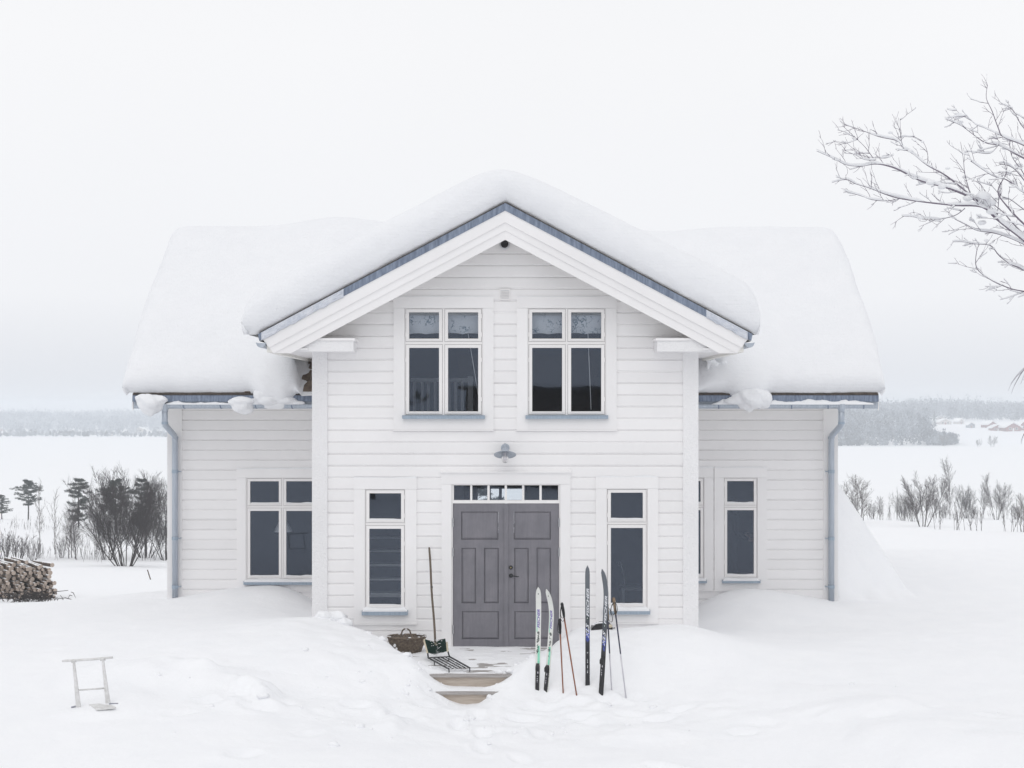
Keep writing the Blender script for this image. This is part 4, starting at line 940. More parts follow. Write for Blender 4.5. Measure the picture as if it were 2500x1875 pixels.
for k in range(28):
    w = 2 * math.pi * k / 28; c_, s_ = math.cos(w), math.sin(w)
    MB().tube([(bc.x + .200 * c_, bc.y + .125 * s_, 0), (bc.x + .268 * c_, bc.y + .172 * s_, .222)], .0055, 5).build('stake', 'wicker', basket, True)
mb = MB()
for k in range(3): mb.tube([p + Vector((0, 0, .008 * math.sin(i * .9 + k * 2.1))) + Vector((.006 * math.cos(i * .9 + k * 2.1), 0, 0)) for i, p in enumerate(ell(.271, .175, .222, 60))], .010, 6, False)
mb.build('rim', 'wicker', basket, True)
for dx, dy, hh in ((-.02, .165, .085), (.03, -.165, .05)):
    pts = [Vector((bc.x + dx + .065 * math.cos(math.pi * k / 10), bc.y + dy + (.05 if dy < 0 else -.01) * math.sin(math.pi * k / 10) * (1 if dy < 0 else 1), .225 + hh * math.sin(math.pi * k / 10) ** .8)) for k in range(11)]
    MB().tube(pts, .011, 7).build('handle', 'wicker', basket, True)
MB().lathe([(.001, 0), (1, 0)], 40, Matrix.Translation((bc.x, bc.y, .012)) @ Matrix.Diagonal((.2, .125, 1, 1))).build('base', 'wicker', basket)
mb = MB()
for k in range(26):
    w = random.uniform(0, 6.28); r_ = random.uniform(.0, .93); blob(mb, (bc.x + .25 * r_ * math.cos(w), bc.y + .155 * r_ * math.sin(w), .10 + .06 * random.random()), (random.uniform(.02, .06), random.uniform(.02, .05), random.uniform(.008, .02)), k, 9, 6, .3)
tag(mb.build('leaf_litter', 'wicker', basket, True), kind='stuff')
mb = MB()
for k in range(22):
    w = random.uniform(0, 6.28); r_ = random.choice([random.uniform(.2, .8), 1.0, 1.0]); z = .232 if r_ == 1 else .17
    blob(mb, (bc.x + .268 * r_ * math.cos(w), bc.y + .172 * r_ * math.sin(w), z), (random.uniform(.012, .035), random.uniform(.01, .022), random.uniform(.005, .010)), k + 50, 9, 6, .3)
for sx, sy, r_ in ((964, 1576, .020), (968, 1584, .016), (984, 1593, .022), (1000, 1594, .02)): p = P(sx, sy, -.575); blob(mb, p, (r_, .006, r_ * 1.2), int(sx), 12, 9, .5, 4.0)
tag(mb.build('snow_dust', 'roof_snow', basket, True), kind='stuff')

g0, g1, g2, g3 = Vector((-1.058, -1.27, .06)), Vector((-.741, -2.06, .05)), Vector((-.470, -1.98, .05)), Vector((-.770, -1.17, .06))
br = root('boot_brush', (-.9, -1.4, 0)); tag(br, 'boot scraper with green bristles and black metal grate on the porch', 'boot scraper')
tl, tr_ = P(1035.8, 1562, -1.16), P(1089, 1560, -1.12); bl, brr = P(1044, 1592, -1.24), P(1093, 1589, -1.19)
fr_ = MB(); fr_.tube([tl + Vector((0, .03, -.04)), bl, g0 + Vector((0, 0, .0)), g1], .011, 6); fr_.tube([tr_ + Vector((.01, .03, -.09)), brr, g3, g2], .011, 6)
fr_.tube([g0 + (g1 - g0) * .3, g0 + (g1 - g0) * .3 + Vector((0, 0, -.06))], .008, 6); fr_.tube([g3 + Vector((-.01, 0, 0)), g3 + Vector((-.01, 0, -.06))], .008, 6); fr_.tube([g2, g2 + Vector((0, 0, -.05))], .008, 6); fr_.tube([g1, g1 + Vector((0, 0, -.05))], .008, 6)
fr_.tube([g0 * .5 + g3 * .5 + (g0 - g3) * .5, g3], .008, 6)
fr_.build('frame', 'black_iron', br)
for k in range(1, 5):
    a = g0.lerp(g3, k / 5) + Vector((.03 * 0, 0, .0)); b = g1.lerp(g2, k / 5); q_ = MB(); d = (b - a).normalized(); sd = Vector((d.y, -d.x, 0)) * .0055
    vs = [a - sd + Vector((0, 0, -.004)), a + sd + Vector((0, 0, -.004)), a + sd + Vector((0, 0, .008)), a - sd + Vector((0, 0, .008))]; vs += [v_ + (b - a) for v_ in vs]
    q_.add(vs, [(0, 1, 2, 3), (7, 6, 5, 4), (0, 4, 5, 1), (1, 5, 6, 2), (2, 6, 7, 3), (3, 7, 4, 0)]).build('bar', 'black_iron', br)
def board_of(a, b, w, th, depth):
    q_ = MB(); ax = (b - a).normalized(); n = Vector((0, 1, .1)).normalized(); s_ = ax.cross(n).normalized()
    vs = [p + s_ * sx * th + n * sy * depth for p in (a, b) for sx, sy in ((-1, -1), (1, -1), (1, 1), (-1, 1))]
    return q_.add(vs, [(0, 1, 2, 3), (7, 6, 5, 4), (0, 4, 5, 1), (1, 5, 6, 2), (2, 6, 7, 3), (3, 7, 4, 0)])
board_of(tl, bl, 0, .011, .05).build('side_block', 'brush_wood', br, fix=True); board_of(tr_ + Vector((.01, 0, -.05)), brr, 0, .010, .045).build('side_block', 'brush_wood', br, fix=True)
mb = MB(); random.seed(8)
for k in range(1500):
    s_ = random.random() < .5; t_ = random.random(); d_ = random.uniform(-.05, .05)
    base_ = (tl.lerp(bl, t_) if s_ else tr_.lerp(brr, t_)) + Vector((.012 if s_ else -.012, d_, 0))
    ln = random.uniform(.115, .150) if random.random() < .8 else random.uniform(.06, .12)
    tip = base_ + Vector((ln * (1 if s_ else -1), random.gauss(0, .012), -.03 + random.gauss(0, .012) - .25 * abs(ln) * (1 - t_) * .4)); w_ = Vector((0, .0, .0022)); w2 = Vector((0, .0022, 0))
    mb.add([base_ - w_, base_ + w_, tip], [(0, 1, 2)]); mb.add([base_ - w2, base_ + w2, tip], [(0, 1, 2)])
tag(mb.build('bristles', 'green_bristle', br), kind='stuff')
mb = MB()
for k in range(6): a = random.random(); b = random.randint(0, 4) / 5; p = g0.lerp(g3, b).lerp(g1.lerp(g2, b), a); blob(mb, p + Vector((0, 0, .012)), (.014, .014, .005), k, 8, 6, .3)
for k in range(14): a = random.random(); p = tl.lerp(tr_, random.random()).lerp(bl.lerp(brr, .5), a * .7); blob(mb, p + Vector((0, -.05, 0)), (.008, .01, .004), k, 8, 6, .3)
tag(mb.build('snow_dust', 'roof_snow', br, True), kind='stuff')
pa, pb = P(1047.6, 1337, -.075), P(1062.5, 1568, -.98)
pole = MB().tube([pb + (pa - pb) * t_ + Vector((.004 * math.sin(t_ * 9), 0, 0)) for t_ in np.linspace(0, 1, 10)], [.0155] * 9 + [.0135], 10)
pole_r = root('broom', pb); tag(pole_r, 'long-handled broom leaning on the wall, its head behind the green brush', 'broom')
pole.build('handle', 'old_pole_wood', pole_r, True)
MB().tube([pa.lerp(pb, .42), pa.lerp(pb, .44)], .0163, 10).build('ring', 'black_iron', pole_r, True)
hb = pb; q_ = MB(); q_.box(hb.x - .13, hb.x + .13, hb.y - .02, hb.y + .025, hb.z - .04, hb.z - .005); q_.build('head', 'brush_wood', pole_r)
mb = MB()
for k in range(300): x = hb.x + random.uniform(-.125, .125); y = hb.y + random.uniform(-.018, .02); mb.add([(x - .002, y, hb.z - .04), (x + .002, y, hb.z - .04), (x + random.gauss(0, .01), y - .01 + random.gauss(0, .008), max(.004, hb.z - .13))], [(0, 1, 2)])
tag(mb.build('bristles', 'green_bristle', pole_r), kind='stuff')

# ------------------------------------------------------------------ skis and poles
def text_mesh(body, size, shear=.25, space=1.0):
    cu = bpy.data.curves.new('lettering', 'FONT'); cu.body = body; cu.size = size; cu.shear = shear; cu.space_character = space; cu.extrude = .0004; cu.offset = .022; cu.resolution_u = 3
    o = bpy.data.objects.new('lettering', cu); C.objects.link(o); dg = bpy.context.evaluated_depsgraph_get(); me = bpy.data.meshes.new_from_object(o.evaluated_get(dg)); bpy.data.objects.remove(o); bpy.data.curves.remove(cu); return me
class Ski:
    def __init__(s, base_px, top_px, yaw, width, mat, label, group, curl, tipw=.5, y=None):
        s.b = on_ground(base_px[0], base_px[1], 16.5, 20.4)
        s.top = P(top_px[0], top_px[1], s.b.y + .05); s.d = (s.top - s.b).normalized(); s.Lg = (s.top - s.b).length
        s.n = Vector((-math.sin(yaw), -math.cos(yaw), 0)); s.n = (s.n - s.d * s.n.dot(s.d)).normalized(); s.w = s.d.cross(s.n) * -1; s.w = s.n.cross(s.d) * -1
        if s.w.x < 0: s.w = -s.w
        s.width = width; s.curl = curl; s.r = root('ski', s.b); tag(s.r, label, 'ski', group)
        n = 40; mb = MB(); vs = []
        for i in range(n + 1):
            t_ = -.25 + (s.Lg + .25) * i / n; hw, c = s.half(t_), s.at(t_); nn = s.norm(t_)
            th = .010 if t_ > .5 else .010 + .010 * max(0, (.5 - abs(t_ - .2)))
            for a, k in ((-1, 0), (1, 0), (1, -1), (-1, -1)): vs.append(c + s.w * a * hw + nn * (k * th))
        fs = [(i * 4 + k, i * 4 + (k + 1) % 4, (i + 1) * 4 + (k + 1) % 4, (i + 1) * 4 + k) for i in range(n) for k in range(4)] + [(3, 2, 1, 0), (n * 4, n * 4 + 1, n * 4 + 2, n * 4 + 3)]
        mb.add(vs, fs); s.body = mb.build('blade', mat, s.r, fix=True)
    def half(s, t_):
        u = (s.Lg - t_); e_ = math.sqrt(max(0.0, 1 - (1 - min(u / .14, 1)) ** 2)); return s.width / 2 * (1 + .12 * max(0, t_ / s.Lg - .5)) * max(e_, .04)
    def at(s, t_):
        k = max(0, (t_ - (s.Lg - .42)) / .42); camb = .016 * math.sin(min(max(t_ / s.Lg, 0), 1) * math.pi)
        return s.b + s.d * t_ + s.n * (s.curl * (k ** 2.2) - camb) - s.w * 0
    def norm(s, t_):
        tg = (s.at(t_ + .01) - s.at(t_ - .01)).normalized(); return (s.n - tg * s.n.dot(tg)).normalized()
    def decal(s, body, t0, t1, h, mat, off=0, shear=.25, space=1.0):
        me = text_mesh(body, 1.0, shear, space); co = np.zeros(len(me.vertices) * 3); me.vertices.foreach_get('co', co); co = co.reshape(-1, 3)
        mn, mx2 = co.min(0), co.max(0); out = []
        for c in co:
            u = t0 + (c[0] - mn[0]) / (mx2[0] - mn[0]) * (t1 - t0); v_ = ((c[1] - mn[1]) / (mx2[1] - mn[1]) - .5) * h + off
            p = s.at(u) - s.w * v_ + s.norm(u) * (.0012 + c[2] * .5); out.append(p - s.b)
        me.vertices.foreach_set('co', np.array(out).ravel()); me.update(); me.materials.clear(); me.materials.append(M[mat])
        link(bpy.data.objects.new('lettering', me), s.body)
    def patch(s, t0, t1, o0, o1, mat, name='stripe', lift=.0014):
        n = 8; V = np.zeros((n, 2, 3))
        for i in range(n):
            t_ = t0 + (t1 - t0) * i / (n - 1)
            for j, o in enumerate((o0, o1)): V[i, j] = s.at(t_) - s.w * o + s.norm(t_) * lift
        grid_obj(name, V, mat, s.body)
    def binding(s, t0, t1, w):
        q_ = MB(); rows_ = [(t0, .010), (t0 + (t1 - t0) * .3, .014), (t1 - .10, .014), (t1 - .085, .034), (t1 - .04, .04), (t1 - .012, .026), (t1, .006)]; vs = []
        for t_, h in rows_:
            c, n_ = s.at(t_), s.norm(t_); ww = w / 2 * (1 if t_ < t1 - .09 else (1.08 if t_ < t1 - .02 else .8))
            for a, k in ((-1, .0005), (1, .0005), (.85, h), (-.85, h)): vs.append(c + s.w * a * ww + n_ * k)
        m = len(rows_); fs = [(i * 4 + k, i * 4 + (k + 1) % 4, (i + 1) * 4 + (k + 1) % 4, (i + 1) * 4 + k) for i in range(m - 1) for k in range(4)] + [(3, 2, 1, 0), tuple((m - 1) * 4 + k for k in range(4))]
        bnd = q_.add(vs, fs).build('binding', 'black_plastic', s.r, fix=True)
        q_ = MB()
        for (ta, tb2, o) in ((t1 - .13, t1 - .105, .006), (t1 - .10, t1 - .095, -.006), (t1 - .17, t1 - .16, 0), (t1 - .2, t1 - .19, 0.0), (t1 - .225, t1 - .212, 0.0), (t1 - .24, t1 - .235, 0)):
            c = [s.at(ta), s.at(tb2)]; hgt = .0155
            q_.add([c[0] + s.w * (o - .006) + s.n * hgt, c[0] + s.w * (o + .006) + s.n * hgt, c[1] + s.w * (o + .006) + s.n * hgt, c[1] + s.w * (o - .006) + s.n * hgt], [(0, 1, 2, 3)])
        q_.build('print_mark', 'silver_pole', bnd)
random.seed(3)
GW, GD = 'pair of white skis standing in the snow', 'pair of dark skis standing in the snow'
def white_art(s):
    s.decal('FISCHER', .79, 1.03, .034, 'ski_purple', -.002, .3)
    s.decal('^', s.Lg - .10, s.Lg - .075, .014, 'ski_ink', 0, 0)
    for t0, t1, o0, o1 in ((.33, .50, -.026, .004), (.50, .56, -.022, .008), (.74, .80, .012, .022), (.80, .95, .017, .022), (.95, 1.02, .019, .022)): s.patch(t0, t1, o0, o1, 'ski_green', lift=.0011)
    for k in range(16):
        t_ = random.uniform(.40, .72); o = random.uniform(-.018, .012); s.decal(random.choice('SC8?&%3'), t_, t_ + random.uniform(.02, .045), random.uniform(.010, .02), 'ski_ink', o, random.uniform(-.6, .6))
    s.decal('&', .70, .75, .028, 'ski_ink', 0, .3)
def dark_art(s):
    s.decal('FISCHER', .885, 1.25, .034, 'ski_letter', -.004, .3)
    s.patch(.845, .885, -.022, .018, 'ski_ink', lift=.0010); s.decal('V', .852, .874, .016, 'ski_letter', 0, 0)
    s.decal('XLS', .60, .80, .040, 'ski_letter', .002, .5); s.decal('XLS', .575, .74, .046, 'ski_blue', -.004, .6)
    s.decal('V', .41, .43, .016, 'ski_letter', 0, 0)
    for k in range(8): t_ = random.uniform(.53, .62); s.decal(random.choice('/SZ'), t_, t_ + .05, .012, 'ski_blue', random.uniform(-.02, .015), .6)
a = Ski((1311.5, 1683.4), (1315.5, 1432.7), math.radians(9), .066, 'ski_white', 'left white ski of the pair standing right of the steps', GW, .07); white_art(a); a.binding(-.02, .335, .052)
a = Ski((1332, 1685.6), (1349.5, 1438.6), math.radians(40), .070, 'ski_white', 'right white ski of the pair, its curved tip turned aside', GW, .14); white_art(a); a.binding(-.02, .325, .054)
a.decal('FISCHER', .02, .24, .018, 'ski_ink', -.026, .3)
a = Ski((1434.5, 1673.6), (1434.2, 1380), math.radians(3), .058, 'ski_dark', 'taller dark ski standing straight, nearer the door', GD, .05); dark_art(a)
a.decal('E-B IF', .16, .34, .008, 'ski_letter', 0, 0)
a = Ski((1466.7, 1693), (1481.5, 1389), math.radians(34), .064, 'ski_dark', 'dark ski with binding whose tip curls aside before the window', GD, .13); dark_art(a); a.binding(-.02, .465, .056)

def spole(name, b_px, t_px, segs, grip, label, group, y_top=.04, straps=()):
    b = on_ground(b_px[0], b_px[1], 16.5, 20.4); tp = P(t_px[0], t_px[1], b.y + y_top); r = root('ski_pole', b); tag(r, label, 'ski pole', group)
    def at(t_): return b.lerp(tp, t_)
    for t0, t1, r0, r1, mat in segs: MB().tube([at(t0), at((t0 + t1) / 2), at(t1)], [r0, (r0 + r1) / 2, r1], 8).build('shaft', mat, r, True)
    t0, t1, mat = grip
    n = 10; MB().tube([at(t0 + (t1 - t0) * k / n) for k in range(n + 1)], [.013, .016, .0175, .018, .0185, .019, .0185, .019, .021, .021, .012], 10).build('grip', mat, r, True)
    for c, hw, hh, tilt in straps:
        p0 = at(c); pts = []
        for k in range(17):
            w = 2 * math.pi * k / 16; v_ = Vector((math.sin(w) * hw * (.6 + .4 * (1 - math.cos(w)) / 2), -.02 + .01 * math.cos(w), -hh * (1 - math.cos(w)) / 2)); v_.rotate(Euler((0, tilt, 0))); pts.append(p0 + v_)
        q_ = MB(); vs = []
        for i, p in enumerate(pts):
            for o in (Vector((0, -.009, 0)), Vector((0, .009, 0))): vs.append(p + o)
            vs.append(p + Vector((.007, .009, .0))); vs.append(p + Vector((.007, -.009, 0)))
        q_.add(vs, [(i * 4 + k, i * 4 + (k + 1) % 4, (i + 1) * 4 + (k + 1) % 4, (i + 1) * 4 + k) for i in range(16) for k in range(4)]).build('strap', 'strap', r)
    return r
GB, GS = 'brown ski poles', 'dark and silver ski poles'
spole('p', (1374.9, 1691), (1366, 1510), [(-.1, .86, .0088, .0095, 'brown_pole')], (.79, 1.0, 'black_plastic'), 'shorter brown ski pole, its black grip hanging low', GB, .02, ((.99, .028, .17, .05),))
spole('p', (1407.6, 1696.4), (1371.5, 1471), [(-.1, .9, .009, .0098, 'brown_pole')], (.84, 1.0, 'black_plastic'), 'brown ski pole leaning left with black grip on top', GB, .03, ((.985, .035, .22, -.02), (.97, .03, .16, .0)))
spole('p', (1493.4, 1684.5), (1481.6, 1471.8), [(-.1, .42, .0085, .009, 'silver_pole'), (.42, .86, .0091, .0098, 'dark_pole')], (.80, 1.0, 'cork'), 'left silver ski pole with brown grip behind the curled dark ski', GS, .02, ((.955, .035, .2, -.25),))
spole('p', (1528.5, 1704), (1498, 1458.8), [(-.1, .44, .0088, .0092, 'silver_pole'), (.44, .9, .0093, .010, 'dark_pole')], (.83, 1.0, 'cork'), 'rightmost ski pole, silver below and leaning left', GS, .03, ((.955, .05, .15, .05), (.95, .04, .16, .2)))

# half-buried black tub by the wall
p = P(1472, 1552, -.55); crest = max(EYE - (EYE - gz(p.x + dx_, y_ := -.6 - .05 * k_)) * (p.y - CAM_Y) / (y_ - CAM_Y) for k_ in range(30) for dx_ in (-.1, 0, .1)); p.z = max(crest + .005, gz(p.x, p.y)); tub = root('buried_tub', p); tag(tub, 'black rounded tub half buried in the snow behind the dark skis', 'tub')
q_ = MB(); prof = [(-.17, -.02), (-.155, .02), (-.10, .062), (-.02, .082), (.06, .082), (.11, .066), (.135, .03), (.14, -.06), (-.17, -.08)]
q_.prism([(p.x + a_, p.z + b_) for a_, b_ in prof], 'y', p.y, p.y + .22); q_.build('shell', 'black_plastic', tub, fix=True)
q_ = MB(); blob(q_, (p.x + .10, p.y - .012, p.z + .045), (.035, .02, .026), 4, 12, 8, .2); q_.build('patch', 'brush_wood', tub, True)
MB().tube([(p.x + .135, p.y + .03, p.z + .01), (p.x + .165, p.y + .03, p.z + .012), (p.x + .175, p.y + .03, p.z + .014)], [.006, .006, .011], 8).build('knob', 'black_iron', tub, True)
q_ = MB()
for k in range(6): blob(q_, (p.x - .13 + .04 * k, p.y + .06, p.z + .035 + .05 * math.sin(.5 + k * .42)), (.04, .06, .010), k, 10, 7, .2)
q_.build('snow_cap', 'roof_snow', tub, True)

# ------------------------------------------------------------------ kick sled
kb = on_ground(227, 1722, 14.5, 19); ks = root('kick_sled', kb); tag(ks, 'white wooden kick sled sunk in the snow, handlebar up', 'kick sled'); y = kb.y
MB().tube([P(152, 1614, y), P(160, 1613.4, y), P(227, 1609.5, y), P(275.5, 1605, y)], [.012, .0145, .0155, .013], 10).build('handlebar', 'sled_paint', ks, True)
def upright(a, b, w0, w1):
    ax = (b - a).normalized(); s_ = ax.cross(Vector((0, 1, 0))).normalized(); vs = []
    for p, w in ((a, w0), (a.lerp(b, .8), w1), (b + ax * .12, w1 * 1.25)):
        for i, j in ((-1, -1), (1, -1), (1, 1), (-1, 1)): vs.append(p + s_ * i * w / 2 + Vector((0, 1, 0)) * j * .014)
    return MB().add(vs, [(3, 2, 1, 0), (8, 9, 10, 11)] + [(i * 4 + k, i * 4 + (k + 1) % 4, (i + 1) * 4 + (k + 1) % 4, (i + 1) * 4 + k) for i in range(2) for k in range(4)])
upright(P(180, 1615, y), P(191, 1722, y), .022, .046).build('upright', 'sled_paint', ks, fix=True)
upright(P(250.7, 1609, y), P(264, 1718, y), .022, .046).build('upright', 'sled_paint', ks, fix=True)
for sx, sy in ((180, 1613.5), (251, 1609)): c = P(sx, sy, y); MB().tube([c + Vector((-.028, 0, -.002)), c + Vector((.028, 0, .002))], .020, 10).build('collar', 'sled_paint', ks, True)
MB().tube([P(191, 1685, y), P(258, 1680, y)], .010, 8).build('crossbar', 'sled_paint', ks, True)
c0 = P(218, 1720, y); c1 = P(281, 1724, y); sz = P(250, 1722, y).z
seat = MB(); q0 = P(217, 1719, y + .03); q1 = P(262, 1716, y + .05); q2 = P(284, 1726, y - .22); q3 = P(236, 1731, y - .25)
for k in range(4):
    a, b = k / 4 + .012, (k + 1) / 4 - .012; A, B, D, E = q0.lerp(q3, a), q1.lerp(q2, a), q1.lerp(q2, b), q0.lerp(q3, b); u = Vector((0, 0, -.018))
    MB().add([A, B, D, E, A + u, B + u, D + u, E + u], [(0, 1, 2, 3), (7, 6, 5, 4), (0, 4, 5, 1), (1, 5, 6, 2), (2, 6, 7, 3), (3, 7, 4, 0)]).build('seat_slat', 'sled_paint', ks, fix=True)
MB().tube([P(174, 1727, y - .02), P(190, 1723, y)], .010, 6).build('runner', 'sled_runner_metal', ks); q_ = MB(); a = P(268, 1716, y - .02); q_.box(a.x, a.x + .10, y - .05, y - .02, a.z - .055, a.z - .0); q_.build('runner', 'sled_runner_metal', ks)

# stick poking out of the snow left of the house
a = on_ground(367.5, 1415, 24, 90); b = P(360, 1391, a.y); tag(MB().tube([a - (b - a) * .3, b], [.025, .022], 6).build('stick', 'log_bark'), 'single thin stick poking from the snow left of the house', 'stick')

# ------------------------------------------------------------------ woodpile
wp = on_ground(60, 1462, 30, 70)
wy = wp.y; px_m = F_PX / (wy - CAM_Y); random.seed(12)
me = bpy.data.meshes.new('log'); n = 10; vs = []; fs = []
for i, x_ in enumerate((-.5, .5)):
    for k in range(n): vs.append((x_, math.cos(2 * math.pi * k / n), math.sin(2 * math.pi * k / n)))
me.from_pydata(vs, [], [tuple(range(n - 1, -1, -1)), tuple(range(n, 2 * n))] + [(k, (k + 1) % n, (k + 1) % n + n, k + n) for k in range(n)])
me.materials.append(M['snowy_bark']); me.materials.append(M['log_end']); me.polygons[0].material_index = 1; me.polygons[1].material_index = 1
for k in range(2, n + 2): me.polygons[k].use_smooth = True
zb_ = PZ(1462, wy); dirv = Vector((.62, -.78, 0)); yaw = math.atan2(dirv.y, dirv.x)
for r in range(11):
    ROW = []; x = PX(-45, wy) + (.07 if r % 2 else 0); zt = zb_ + r * .108
    while True:
        d = random.uniform(.046, .074) * (1.3 if random.random() < .12 else 1)
        x += d * 2.05 / abs(math.sin(yaw)) * .98
        sx = CX + x * px_m; lim = 1377 + max(0, sx - 70) * .16 + 5 * math.sin(sx * .23) + 4 * math.sin(sx * .61)
        if sx > 138 - 10 * random.random(): break
        if EYE - (zt - 0) * 0 and PZ(lim, wy) < zt + d: continue
        o = bpy.data.objects.new('log', me); C.objects.link(o); ln = random.uniform(1.1, 2.1); endx = random.uniform(-.18, .10)
        top_row = PZ(lim, wy) < zt + .20
        ROW.append(o)
        o.location = (x + dirv.x * (endx - ln / 2), wy + dirv.y * (endx - ln / 2) , zt + d + random.uniform(-.012, .012)); o.scale = (ln, d, d); o.rotation_euler = (random.uniform(0, 6), random.uniform(-.03, .03), yaw + random.uniform(-.10, .10))
    ORD = ['first', 'second', 'third', 'fourth', 'fifth', 'sixth', 'seventh', 'eighth', 'ninth', 'tenth', 'eleventh', 'twelfth', 'thirteenth', 'fourteenth', 'fifteenth', 'sixteenth', 'seventeenth', 'eighteenth', 'nineteenth', 'twentieth']
    for k, o in enumerate(reversed(ROW)): tag(o, '%s log from the right in the %s row up of the woodpile' % (ORD[min(k, 19)], ORD[r]), 'log', 'logs stacked in the woodpile')
# heap of cut branches in front of the pile
mb = MB(); c0 = on_ground(78, 1470, 30, 60)
for k in range(150):
    a = Vector((c0.x - .1 + random.gauss(0, .42), c0.y + random.gauss(0, .25), c0.z + random.uniform(0, .25))); d = Vector((random.gauss(0, .3), random.gauss(0, .25), random.gauss(0, .14))); mb.tube([a - d * .6, a + Vector((0, 0, .07)), a + d * .6], [.008, .012, .004], 4)
bh = mb.build('branch_heap', 'bark'); tag(bh, 'tangle of cut branches lying in front of the woodpile', 'branches')

# ------------------------------------------------------------------ trees
def bare_meshes(seed, H, stems, spread, n1, n2, n3, r0, up=1.0, twig_r=.006, clean=.3):
    rnd = random.Random(seed); tk, tw = MB(), MB()
    def grow_(p, d, ln, r, lv, k):
        pts = [p.copy()]; rr = [r]; q = p.copy(); dd = d.copy()
        for i in range(k):
            dd = (dd + Vector((rnd.gauss(0, .055), rnd.gauss(0, .055), rnd.gauss(0, .03) + up * .10))).normalized(); q = q + dd * (ln / k); pts.append(q.copy()); rr.append(max(r * (1 - .82 * (i + 1) / k), twig_r * .6))
        (tk if lv == 0 else tw).tube(pts, rr, 6 if lv == 0 else 3, False); return pts, rr
    def along(pts, t_):
        f = t_ * (len(pts) - 1); i = min(int(f), len(pts) - 2); return pts[i].lerp(pts[i + 1], f - i), (pts[i + 1] - pts[i]).normalized()
    def side(d, ang):
        a = d.orthogonal().normalized(); a.rotate(Matrix.Rotation(rnd.uniform(0, 6.283), 3, d)); return (d * math.cos(ang) + a * math.sin(ang)).normalized()
    for s in range(stems):
        az_ = 6.283 * s / stems + rnd.uniform(-.5, .5); le = spread * rnd.uniform(.35, 1.0) if stems > 1 else .03
        d = Vector((math.sin(le) * math.cos(az_), math.sin(le) * math.sin(az_), math.cos(le))); h = H * rnd.uniform(.82, 1.0) * (1 - .12 * le) if s else H
        pts, rr = grow_(Vector((math.cos(az_) * .05 * H * min(1, stems - 1), math.sin(az_) * .05 * H * min(1, stems - 1), -.3)) * (1 if stems > 1 else 1), d, h, r0 * rnd.uniform(.7, 1), 0, 8)
        for i in range(n1):
            t1 = clean + (1 - clean) * (i + rnd.random()) / n1; p, dd = along(pts, min(t1, .99)); l1 = H * (.34 * (1 - t1 * .5)) * rnd.uniform(.7, 1.2)
            p1, _ = grow_(p, side(dd, rnd.uniform(.32, .70)), l1, r0 * .34 * (1.1 - t1), 1, 4)
            for j in range(n2):
                p2, d2 = along(p1, .15 + .85 * (j + rnd.random()) / n2); l2 = l1 * rnd.uniform(.3, .55)
                p2p, _ = grow_(p2, side(d2, rnd.uniform(.28, .62)), l2, twig_r * 1.5, 2, 3)
                for m in range(n3):
                    p3, d3 = along(p2p, .2 + .8 * rnd.random()); grow_(p3, side(d3, rnd.uniform(.25, .6)), l2 * rnd.uniform(.35, .6), twig_r, 3, 2)
    def mk(mb, name, mat):
        m_ = bpy.data.meshes.new(name); m_.from_pydata([tuple(v) for v in mb.v], [], mb.f); m_.materials.append(M[mat]); return m_
    return tk, tw, mk
def variant(seed, mats=('bark', 'twig'), **kw):
    tk, tw, mk = bare_meshes(seed, 1.0 * kw.pop('H'), **kw); return mk(tk, 'trunk', mats[0]), mk(tw, 'crown', mats[1])
VAR = {
    'shrub': (6.0, variant(1, ('bark', 'dark_twig'), H=6.0, stems=16, spread=.80, n1=13, n2=8, n3=6, r0=.042, clean=.20, twig_r=.0052)),
    'shrub_b': (6.0, variant(2, ('bark', 'dark_twig'), H=6.0, stems=11, spread=.68, n1=11, n2=7, n3=6, r0=.040, clean=.16, twig_r=.0050)),
    'spread': (5.0, variant(3, H=5.0, stems=6, spread=.62, n1=14, n2=8, n3=6, r0=.055, clean=.26, twig_r=.0052, up=.6)),
    'single': (5.0, variant(4, ('twig', 'twig'), H=5.0, stems=1, spread=.1, n1=44, n2=7, n3=4, r0=.05, clean=.10, twig_r=.0052, up=.35)),
    'slim': (5.0, variant(5, ('twig', 'pale_twig'), H=5.0, stems=3, spread=.14, n1=18, n2=7, n3=4, r0=.04, clean=.16, twig_r=.0052, up=.5)),
    'single_b': (5.0, variant(14, ('twig', 'twig'), H=5.0, stems=2, spread=.2, n1=30, n2=7, n3=4, r0=.045, clean=.14, twig_r=.0052, up=.2)),
    'wisp': (4.0, variant(6, ('pale_twig', 'pale_twig'), H=4.0, stems=1, spread=.05, n1=14, n2=4, n3=1, r0=.03, clean=.2, twig_r=.007)),
    'brush': (3.0, variant(7, ('twig', 'twig'), H=3.0, stems=12, spread=.5, n1=6, n2=4, n3=1, r0=.03, clean=.2, twig_r=.009)),
}
tree_n = [0]
def bare_tree(kind, sx, sy, top, label, name='bare_tree', cat='tree', group='leafless trees on the slope to the lake', wide=1.0, d=(40, 320), crown=None):
    p = on_ground(sx, sy, *d); H0, (tm, cm) = VAR[kind]; Hh = (sy - top) * (p.y - CAM_Y) / F_PX; s = Hh / H0 / (1.08 if kind.startswith('sh') else 1.0)
    r = root(name, p); tag(r, label, cat, group); r.scale = (s * wide, s * wide, s); tree_n[0] += 1; r.rotation_euler = (0, 0, tree_n[0] * 2.399)
    for nm, m_ in (('trunk', tm), ('crown', cm)):
        o = bpy.data.objects.new(nm, m_); C.objects.link(o); o.parent = r
    return p
GL, GR = 'leafless trees on the left slope', 'leafless trees on the right slope'
bare_tree('shrub', 305, 1382, 1128, 'large dark many-stemmed leafless tree left of the house', group=GL, wide=1.1)
